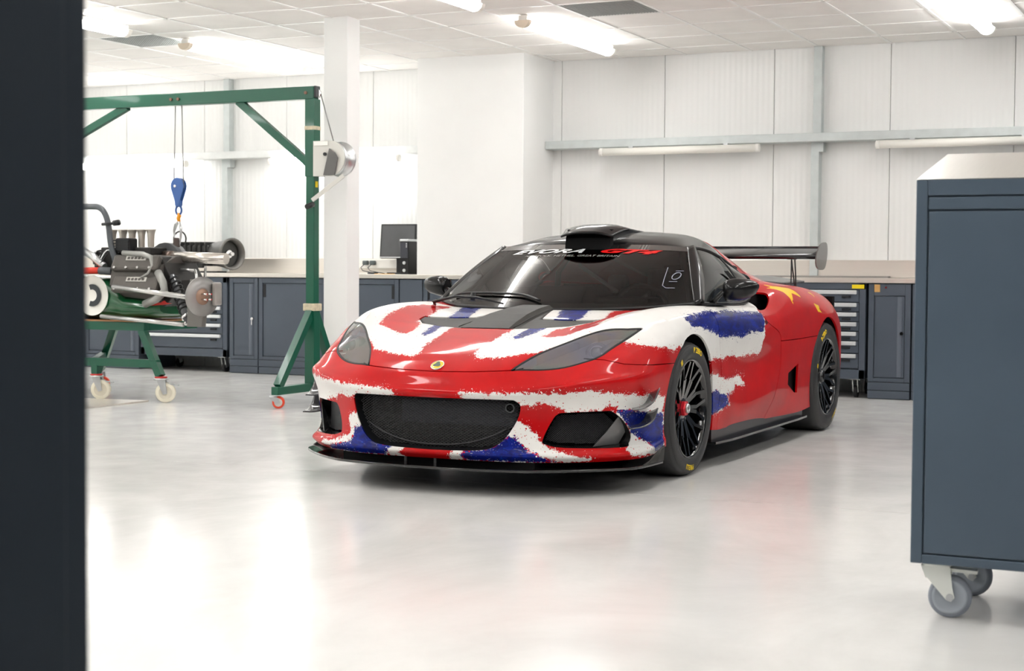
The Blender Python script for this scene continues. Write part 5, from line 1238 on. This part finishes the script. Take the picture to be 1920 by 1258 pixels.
# black A pillars, side windows, belt trims
for s in (1, -1):
    sgn = lambda p: (p[0], p[1] * s, p[2])
    L0 = [(-.47, .752, .842), (-.75, .762, .836), (-1.0, .760, .834), (-1.25, .752, .838), (-1.45, .728, .868), (-1.62, .672, .945)]
    U0 = [(-.845, .572, 1.136), (-.95, .572, 1.143), (-1.12, .576, 1.131), (-1.28, .582, 1.105), (-1.43, .592, 1.068), (-1.60, .618, 1.000)]
    rows = []
    for t in (0, .33, .66, 1):
        k = .022 * math.sin(PI * t); rows.append([sgn((a[0] + (b[0] - a[0]) * t, a[1] + (b[1] - a[1]) * t + k, a[2] + (b[2] - a[2]) * t + k * .4)) for a, b in zip(L0, U0)])
    sw, SG = grid(rows, 'side_window', SIDEG, CAR, 5, 5, 0, False)
    MB().tube([tuple(p) for p in SG[-1]], .010, 8).build('window_frame', SEAL, sw)
    MB().tube([tuple(p) for p in SG[0]], .012, 8).build('belt_trim', SEAL, sw)
    MB().tube([tuple(p) for p in SG[:, -1]], .008, 8).build('window_frame', GLB, sw)
    bb = int(SG.shape[1] * .62); MB().tube([tuple(p) for p in SG[:, bb]], .006, 6).build('pane_joint', SEAL, sw)
    ap = []
    for t in np.linspace(0, 1, 9):
        k = math.sin(PI * t) * .018
        a = Vector((-.42 - .431 * t + k * .42, .744 - .193 * t, .842 + .304 * t + k * .9)); b = Vector((-.50 - .42 * t, .775 - .196 * t + .02 * math.sin(PI * t), .838 + .31 * t))
        mid = (a + b) / 2 + Vector((.012, .016, .012)); ap.append([sgn(a), sgn(mid), sgn(b)])
    grid(ap, 'a_pillar', GLB, CAR, 2, 4, .01, False)
    # rear louvre slot behind the side pane
    MB().add([sgn(p) for p in ((-1.08, .690, 1.017), (-1.16, .690, 1.017), (-1.25, .712, .962), (-1.16, .712, .958))], [(0, 1, 2, 3)]).build('window_slot', BLK, sw)
# cabin: dash, seat, roll cage, wheel, floor
INTD = mat('dark cabin trim', srgb(34, 32, 31), .7)
cb = MB().box(-1.75, -.30, -.70, .70, .16, .20).box(-1.78, -1.70, -.56, .56, .2, .93).box(-.36, -.30, -.72, .72, .2, .72).box(-1.7, -.3, .70, .72, .2, .80).box(-1.7, -.3, -.72, -.70, .2, .80).build('cabin_tub', INTD, CAR)
ds = [[(-.10, 0, .795), (-.12, .28, .80), (-.25, .54, .81), (-.43, .71, .825)], [(-.30, 0, .825), (-.32, .28, .83), (-.40, .54, .83), (-.52, .70, .83)], [(-.55, 0, .82), (-.56, .28, .825), (-.58, .54, .82), (-.62, .69, .815)], [(-.62, 0, .72), (-.62, .28, .72), (-.64, .54, .72), (-.66, .69, .72)]]
grid(ds, 'dashboard', mat('black dash', srgb(20, 20, 20), .75), cb, 4, 4)
bi = MB().bev(-.60, -.40, .18, .50, .82, .875, .03).build('instrument_binnacle', mat('black dash', (0, 0, 0)), cb)
MB().tube([(-.72 + .03 * math.sin(t), .34 + .155 * math.cos(t), .80 + .135 * math.sin(t)) for t in [2 * PI * k / 28 for k in range(28)]], .014, 8, closed=True).build('steering_wheel', BLK, cb)
for yy in (.36,):
    seat = MB()
    seat.prism([(-1.10, .25), (-1.02, .42), (-1.40, .42), (-1.62, 1.05), (-1.68, 1.04), (-1.5, .25)], 'y', yy - .22, yy + .22)
    seat.bev(-1.60, -1.36, yy - .24, yy - .17, .80, 1.03, .03).bev(-1.60, -1.36, yy + .17, yy + .24, .80, 1.03, .03)
    seat.build('race_seat', mat('charcoal seat fabric', srgb(46, 47, 50), .85), cb)
MB().bev(-1.48, -1.40, -.15, -.02, .88, .99, .03).build('headrest_pad', mat('pale grey pad', srgb(150, 162, 168), .7), cb)
MB().prism([(-1.05, .40), (-1.05, .80), (-1.2, .92), (-1.6, .92), (-1.6, .40)], 'y', -.55, -.18).build('passenger_box', mat('charcoal seat fabric', (0, 0, 0)), cb)
CAGE = mat('grey roll cage tube', srgb(170, 174, 178), .35, .2)
for pts in ([(-1.0, -.155, 1.045), (-.98, .09, .895)], [(-1.62, -.60, .4), (-1.62, -.56, 1.0), (-1.55, -.42, 1.15), (-1.52, 0, 1.19), (-1.55, .42, 1.15), (-1.62, .56, 1.0), (-1.62, .60, .4)], [(-.52, .69, .5), (-.56, .68, .84), (-.86, .52, 1.11), (-1.52, .44, 1.14)], [(-.52, -.69, .5), (-.56, -.68, .84), (-.86, -.52, 1.11), (-1.52, -.44, 1.14)], [(-1.62, -.56, .45), (-1.56, .42, 1.13)]):
    MB().tube(pts, .019 if len(pts) > 2 else .011, 10).build('roll_cage_tube', CAGE if len(pts) == 2 and pts[0][0] > -1.2 else mat('dark cage', srgb(52, 52, 54), .4), cb)
# lettering on the windscreen
def decal(vs, fs, place, name, m, parent):
    MB().add([place(v) for v in vs], fs).build(name, m, parent)
def on_ws(y, z, d=.0025):
    h = WV.ray_cast(Vector((2, y, z)), Vector((-1, 0, 0)))
    if h[0] is None: h = WV.find_nearest(Vector((-.8, y, z)))
    n = h[1] if h[1].x > 0 else -h[1]; return tuple(h[0] + n * d)
# header letters run along the glass: distance up the slope -> height
def ws_text(body, y0, zc, size, m, shear=0.0, sx=1.0, name='screen_lettering', bold=0.0, curve=.05):
    vs, fs = text_mesh(body, size, 0.0, 1.0, shear, bold)
    decal([(v[0] * sx, v[1]) for v in vs], fs, lambda v: on_ws(y0 + v[0], zc + v[1] * .42 - curve * (y0 + v[0]) ** 2), name, m, wsc)
sb = MB(); nn = 40
for k in range(nn + 1):
    t = -1 + 2 * k / nn; r0 = WG[int(WG.shape[0] * .86)]; r1 = WG[-1]; j = t * .5 + .5
    a = r0[min(int(j * (r0.shape[0] - 1)), r0.shape[0] - 1)]; b = r1[min(int(j * (r1.shape[0] - 1)), r1.shape[0] - 1)]
    sb.v += [(a[0] + .0012, a[1], a[2] + .001), (b[0] + .0012, b[1], b[2] + .001)]
sb.f = [(2 * k, 2 * k + 1, 2 * k + 3, 2 * k + 2) for k in range(nn)]; sb.sm = [True] * nn
sb.build('sun_strip', mat('dark sun strip', srgb(30, 29, 29), .2, coat=1, spec=.6), wsc)
WHT = mat('white vinyl', srgb(236, 238, 240), .4); REDV = mat('red vinyl', srgb(220, 20, 20), .4); GRYV = mat('grey vinyl', srgb(150, 148, 145), .5)
ws_text('EVORA', -.225, 1.120, .072, WHT, .45, 1.9, bold=.002, curve=.06)
ws_text('GT4', .24, 1.122, .072, REDV, .45, 2.35, bold=.004, curve=.06)
ws_text('NORFOLK, HETHEL, GREAT BRITAIN', -.05, 1.094, .032, GRYV, .1, 1.1)
ring = []
for k in range(20):
    t = 2 * PI * k / 20; ring.append(on_ws(.60 + .018 * math.cos(t), .985 + .018 * math.sin(t), .003))
MB().tube(ring, .0028, 5, closed=True).tube([on_ws(.582, 1.012, .003), on_ws(.618, 1.012, .003)], .002, 5).tube([on_ws(.582, .956, .003), on_ws(.618, .956, .003)], .002, 5).build('screen_roundel', mat('lilac grey vinyl', srgb(150, 152, 168), .5), wsc)
MB().tube([on_ws(y, z, .003) for y, z in ((.535, 1.03), (.555, .965), (.565, .935), (.585, .923), (.625, .922))], .0022, 5).build('screen_outline', mat('lilac grey vinyl', (0, 0, 0)), wsc)
# wiper
wp = MB().tube([(-.02, -.575, .828), (.03, -.56, .842), (-.02, -.45, .872), (-.03, -.33, .868), (.02, -.15, .838)], [.008, .009, .008, .007, .004], 8).build('wiper_arm', BLACK, CAR)
P_ = [(-.01, -.61, .862)] + [(.0, y, .868 + .012 * (1 - ((y + .36) / .3) ** 2)) for y in (-.55, -.45, -.36, -.25, -.12)] + [(.03, .0, .845)]
P_ = [(on_ws(p[1], p[2], .012)) for p in P_]
MB().tube(smooth_path(P_), .0065, 8).build('wiper_blade', BLACK, wp)
MB().cyl((-.04, -.36, .85), (-.05, -.36, .89), .014, 12).build('wiper_joint', BLACK, wp)
MB().cyl(on_top(-.02, -.585, .0)[0], on_top(-.02, -.585, .028)[0], .013, 12).build('wiper_spindle', CHROME, wp)
# roof scoop
sc_ = [[(-.700, 0, 1.228), (-.705, .08, 1.224), (-.722, .155, 1.207)], [(-.78, 0, 1.256), (-.78, .09, 1.251), (-.79, .165, 1.226)], [(-.86, 0, 1.272), (-.86, .10, 1.267), (-.865, .185, 1.246)], [(-.93, 0, 1.279), (-.92, .10, 1.274), (-.90, .195, 1.252)]]
ro, _ = grid(sc_, 'roof_scoop', GLB, CAR, 4, 5, .010)
MB().prism([(-.79, 1.13), (-.79, 1.235), (-.88, 1.262), (-1.0, 1.262), (-1.35, 1.245), (-1.35, 1.20)], 'y', -.125, .125).build('scoop_duct', GLB, ro, bevel=.008)
MB().prism([(-.745, 1.13), (-.755, 1.195), (-.785, 1.245), (-.80, 1.245), (-.80, 1.13)], 'y', -.135, .135).build('scoop_mouth', BLK, ro)
# door mirrors
for s in (1, -1):
    secs = []
    for y, cx_, cz_, hx, hz in ((.835, -.655, .915, .035, .045), (.86, -.665, .918, .055, .056), (.90, -.68, .922, .068, .058), (.95, -.69, .924, .066, .050), (.985, -.698, .928, .050, .034), (1.003, -.705, .936, .020, .012)):
        n = 18; sec = []
        for i in range(n):
            t = 2 * PI * i / n; c, q_ = math.cos(t), math.sin(t)
            sec.append((cx_ + hx * math.copysign(abs(c) ** .8, c), y * s, cz_ + hz * math.copysign(abs(q_) ** .8, q_) - (.02 if q_ < 0 and c < 0 else 0) * (1.0 - y) * 4))
        secs.append(sec)
    mr_ = loft(secs, 'door_mirror', GLB, CAR)
    MB().tube([(-.60, .78 * s, .838), (-.615, .80 * s, .868), (-.635, .825 * s, .90), (-.66, .86 * s, .905)], [.030, .024, .022, .026], 10, flat=.55).build('mirror_arm', GLB, mr_)
    MB().bar((-.46, .778 * s, .842), (-.80, .785 * s, .838), .05, .014).build('mirror_base', BLACK, mr_)
    MB().prism([(.86 * s, .885), (.97 * s, .90), (.975 * s, .945), (.87 * s, .958)], 'x', -.772, -.762).build('mirror_glass', CHROME, mr_)
# rear wing
WSP = .725
def foil(xl, zl, xt, zt, th, n=10):
    o = []
    for k in range(n + 1):
        t = k / n; o.append((xl + (xt - xl) * t, zl + (zt - zl) * t + th * .35 * math.sqrt(t) * (1 - t) * 2.2))
    for k in range(n - 1, 0, -1):
        t = k / n; o.append((xl + (xt - xl) * t, zl + (zt - zl) * t - th * math.sqrt(t) * (1 - t) * 2.4))
    return o
WC = mat('gloss carbon wing', srgb(30, 30, 32), .25, coat=.7, noise=.05)
wg = MB().prism(foil(-2.93, 1.118, -3.22, 1.178, .035), 'y', -WSP, WSP); wg.sm = [len(f) == 4 for f in wg.f]
wg = wg.build('rear_wing', WC, CAR)
MB().box(-3.226, -3.218, -WSP, WSP, 1.172, 1.190).build('gurney_flap', WC, wg)
for s in (1, -1):
    MB().prism(rnd([(-2.945, 1.055), (-2.935, 1.11), (-3.02, 1.19), (-3.13, 1.215), (-3.215, 1.203), (-3.222, 1.12), (-3.16, 1.04), (-3.03, 1.03)], 4), 'y', (WSP) * s, (WSP + .008) * s).build('end_plate', mat('glossy grey carbon plate', srgb(92, 89, 87), .25, coat=.6), wg)
    for x0, x1 in ((-3.00, -3.04), (-3.10, -3.03), (-3.13, -3.12)):
        MB().bar((x0, .545 * s, .905), (x1, .535 * s, 1.115), .006, .014, (1, 0, 0)).build('wing_strut', BLACK, wg)
    MB().bev(-3.16, -3.0, .52 * s - .008, .52 * s + .02, 1.098, 1.128, .004).build('strut_bracket', BLACK, wg)
dk_ = [[(-3.0, 0, .956), (-3.0, .3, .953), (-2.98, .50, .938)], [(-3.2, 0, .972), (-3.2, .3, .966), (-3.17, .52, .942)], [(-3.42, 0, .992), (-3.41, .3, .983), (-3.36, .54, .952)]]
grid(dk_, 'tail_spoiler', mat('satin grey carbon', srgb(88, 88, 90), .35, coat=.4), CAR, 4, 4, .01)
MB().box(-3.25, -3.20, -.78, .78, .2, .85).build('rear_bulkhead', BLK, CAR)
# side scoops, gills and inner liners
for s in (1, -1):
    MB().bev(-1.72, -1.32, .58 * s, .74 * s, .78, .90, .01).build('scoop_duct', BLK, CAR)
    MB().box(-1.95, -1.66, .80 * s, .86 * s, .25, .50).build('gill_duct', BLK, CAR)
    gx_, gz_ = -1.70, .38
    MB().prism([(-1.60, .385), (-1.715, .44), (-1.72, .33)], 'y', .874 * s, .893 * s)
    for cx_, cz_, r_, x0, x1 in ((0, .333, .385, .5, .885), (-2.575, .347, .395, .5, .90)):
        l_ = MB(); n = 28
        for k in range(n + 1):
            t = -.35 + (PI + .7) * k / n
            l_.v += [(cx_ + r_ * math.cos(t), (x1 - .02) * s, cz_ + r_ * math.sin(t)), (cx_ + r_ * math.cos(t), x0 * s, cz_ + r_ * math.sin(t))]
        l_.f = [(2 * k, 2 * k + 1, 2 * k + 3, 2 * k + 2) for k in range(n)] + [tuple(2 * k + 1 for k in range(n + 1))]; l_.sm = [True] * n + [False]
        l_.build('wheel_arch_liner', BLK, CAR)
MB().box(.30, .80, -.40, .40, .14, .66).box(-.30, .30, -.50, .50, .14, .70).build('front_structure', BLK, CAR)
MB().box(-3.1, -1.8, -.5, .5, .14, .86).build('engine_bay', BLK, CAR)
pb, pn_ = on_side(-1.276, .725, 1, .001)
MB().bev(pb.x - .014, pb.x + .014, pb.y - .002, pb.y + .003, pb.z - .014, pb.z + .014, .003).build('cutoff_switch_mark', mat('dark red sticker', srgb(90, 8, 10), .4), CAR)
MB().bev(pb.x - .03, pb.x - .016, pb.y - .002, pb.y + .003, pb.z - .008, pb.z + .008, .002).build('cutoff_switch_mark', mat('dark red sticker', (0, 0, 0)), CAR)

# ---------------------------------------------------------------- wheels
TYRE = mat('racing slick rubber', srgb(50, 50, 51), .55, noise=.10, nscale=9, bump=.1, bscale=60)
RIM = mat('gloss black rim', srgb(12, 12, 14), .14, coat=1.0); YTX = mat('yellow tyre lettering', srgb(250, 214, 12), .6)
def wheel(r, wid, nut_m, front, rot):
    prof = [(.243, -.016), (.252, -.004), (.275, .002), (.302, .001), (r - .014, -.010), (r - .004, -.026), (r, -.05), (r, -wid + .05), (r - .004, -wid + .026), (r - .014, -wid + .010), (.295, -wid), (.243, -wid + .016)]
    t_ = MB().lathe(prof, (0, 0, 0), (0, 1, 0), 72).build('wheel', TYRE, CAR); t_['local'] = 1
    MB().lathe([(r - .0175, -.0065), (r - .0165, -.0045), (r - .015, -.0065)], (0, 0, 0), (0, 1, 0), 72).build('tyre_rib', TYRE, t_)
    rm = MB()
    rm.lathe([(.2445, -.022), (.2475, -.006), (.243, -.003), (.236, -.010), (.230, -.026), (.226, -.07), (.215, -.14), (.215, -wid + .02)], (0, 0, 0), (0, 1, 0), 60)
    rm.lathe([(.001, -.048), (.050, -.048), (.068, -.052), (.074, -.075), (.074, -.12)], (0, 0, 0), (0, 1, 0), 40)
    for k in range(10):
        a0 = 2 * PI * k / 10 + .1
        for sg in (-1, 1):
            a1 = a0 + sg * .085; ar = a0 + sg * .215
            p0 = Vector((.052 * math.cos(a0 + sg * .12), -.060, .052 * math.sin(a0 + sg * .12))); pm = Vector((.15 * math.cos(a1), -.040, .15 * math.sin(a1))); p1 = Vector((.234 * math.cos(ar), -.020, .234 * math.sin(ar)))
            rm.bar(p0, pm, .019, .024, (0, 1, 0)); rm.bar(pm, p1, .016, .018, (0, 1, 0))
        rm.cyl((.062 * math.cos(a0 + PI / 10), -.052, .062 * math.sin(a0 + PI / 10)), (.062 * math.cos(a0 + PI / 10), -.046, .062 * math.sin(a0 + PI / 10)), .008, 10)
    rm = rm.build('rim', RIM, t_, bevel=0)
    ds_ = MB().lathe([(.09, -.125), (.185, -.125), (.185, -.155), (.09, -.155)], (0, 0, 0), (0, 1, 0), 48).build('brake_disc', mat('dark brake iron', srgb(62, 62, 64), .4, .7), t_)
    MB().bev(-.16, -.09, -.18, -.10, -.10, .10, .015).build('brake_caliper', mat('black caliper', srgb(22, 22, 24), .35), t_)
    MB().lathe([(.001, -.16), (.21, -.16)], (0, 0, 0), (0, 1, 0), 32).build('barrel_back', BLK, t_)
    if front:
        MB().lathe([(.023, -.030), (.039, -.030), (.041, -.034), (.041, -.06), (.023, -.06)], (0, 0, 0), (0, 1, 0), 6, False).build('centre_nut', nut_m, t_, bevel=.002)
        MB().lathe([(.014, -.022), (.0145, -.018), (.022, -.018), (.024, -.022), (.024, -.035), (.014, -.035)], (0, 0, 0), (0, 1, 0), 32).build('nut_collar', ZINC, t_)
    else:
        MB().lathe([(.020, -.030), (.034, -.030), (.038, -.034), (.045, -.06), (.020, -.06)], (0, 0, 0), (0, 1, 0), 32).build('centre_nut', mat('dark grey hub', srgb(60, 60, 62), .25, coat=.6), t_, bevel=.0)
        for k in range(3): MB().cyl((.03 * math.cos(2.1 * k), -.028, .03 * math.sin(2.1 * k)), (.03 * math.cos(2.1 * k), -.04, .03 * math.sin(2.1 * k)), .008, 10).build('hub_hole', BLK, t_)
    rt = .290 if front else .296
    def arc_text(body, a_mid, size, sx=1.0, bold=.0012):
        vs, fs = text_mesh(body, size, 0.0, 1.06, 0.0, bold)
        def pl(v):
            a = a_mid - v[0] * sx / rt; rr = rt + v[1]; return (rr * math.cos(a), .0035 - max(0, rr - .303) * .6, rr * math.sin(a))
        # seen from outside the left side, x runs towards the left of the picture
        MB().add([(-pl(v)[0] * -1, pl(v)[1], pl(v)[2]) for v in vs], fs).build('tyre_lettering', YTX, t_)
    return t_, arc_text
REDN = mat('red anodised nut', srgb(206, 30, 44), .25, .4)
def letter(t_, arcf, rot):
    # angles clockwise from the top as seen from outside
    for body, a_, sz in (('P ZERO', 13, .036), ('PIRELLI', 187, .034), ('\u25A0\u25AC', -36, .026)):
        if body[0] == '\u25A0':
            for k in range(3):
                a = math.radians(a_ + rot); c = []
                for da, dr in ((-.045, -.012), (.045, -.012), (.045, -.006), (-.045, -.006)):
                    rr = .290 + dr + .009 * k; c.append((rr, a + da))
                MB().add([(-rr * math.sin(t) * FL, .0035, rr * math.cos(t)) for rr, t in c], [(0, 1, 2, 3)]).build('tyre_lettering', YTX, t_)
            continue
        arcf(body, math.radians(a_ + rot), sz)
FL = 1
def wheel2(r, wid, front, rot):
    global FL
    t_, _ = wheel(r, wid, REDN, front, rot)
    rt = .290 if front else .298
    def arcf(body, a_mid, size):
        vs, fs = text_mesh(body, size, 0.0, 1.05, 0.0, .0012)
        MB().add([(-(rt + v[1]) * math.sin(a_mid + v[0] / rt), .0038 - max(0, rt + v[1] - .302) * .5, (rt + v[1]) * math.cos(a_mid + v[0] / rt)) for v in vs], fs).build('tyre_lettering', YTX, t_)
    letter(t_, arcf, rot)
    return t_
wf = wheel2(.333, .265, True, 0); wf.location = (0, .885, .333)
wr = wheel2(.347, .310, False, -38); wr.location = (-2.575, .915, .347)
for w0, y in ((wf, -.885), (wr, -.915)):
    c = copy_tree(w0, CAR); c.location = (w0.location.x, y, w0.location.z); c.rotation_euler = (0, 0, PI)
for o in bpy.data.objects:
    if 'local' in o: del o['local']
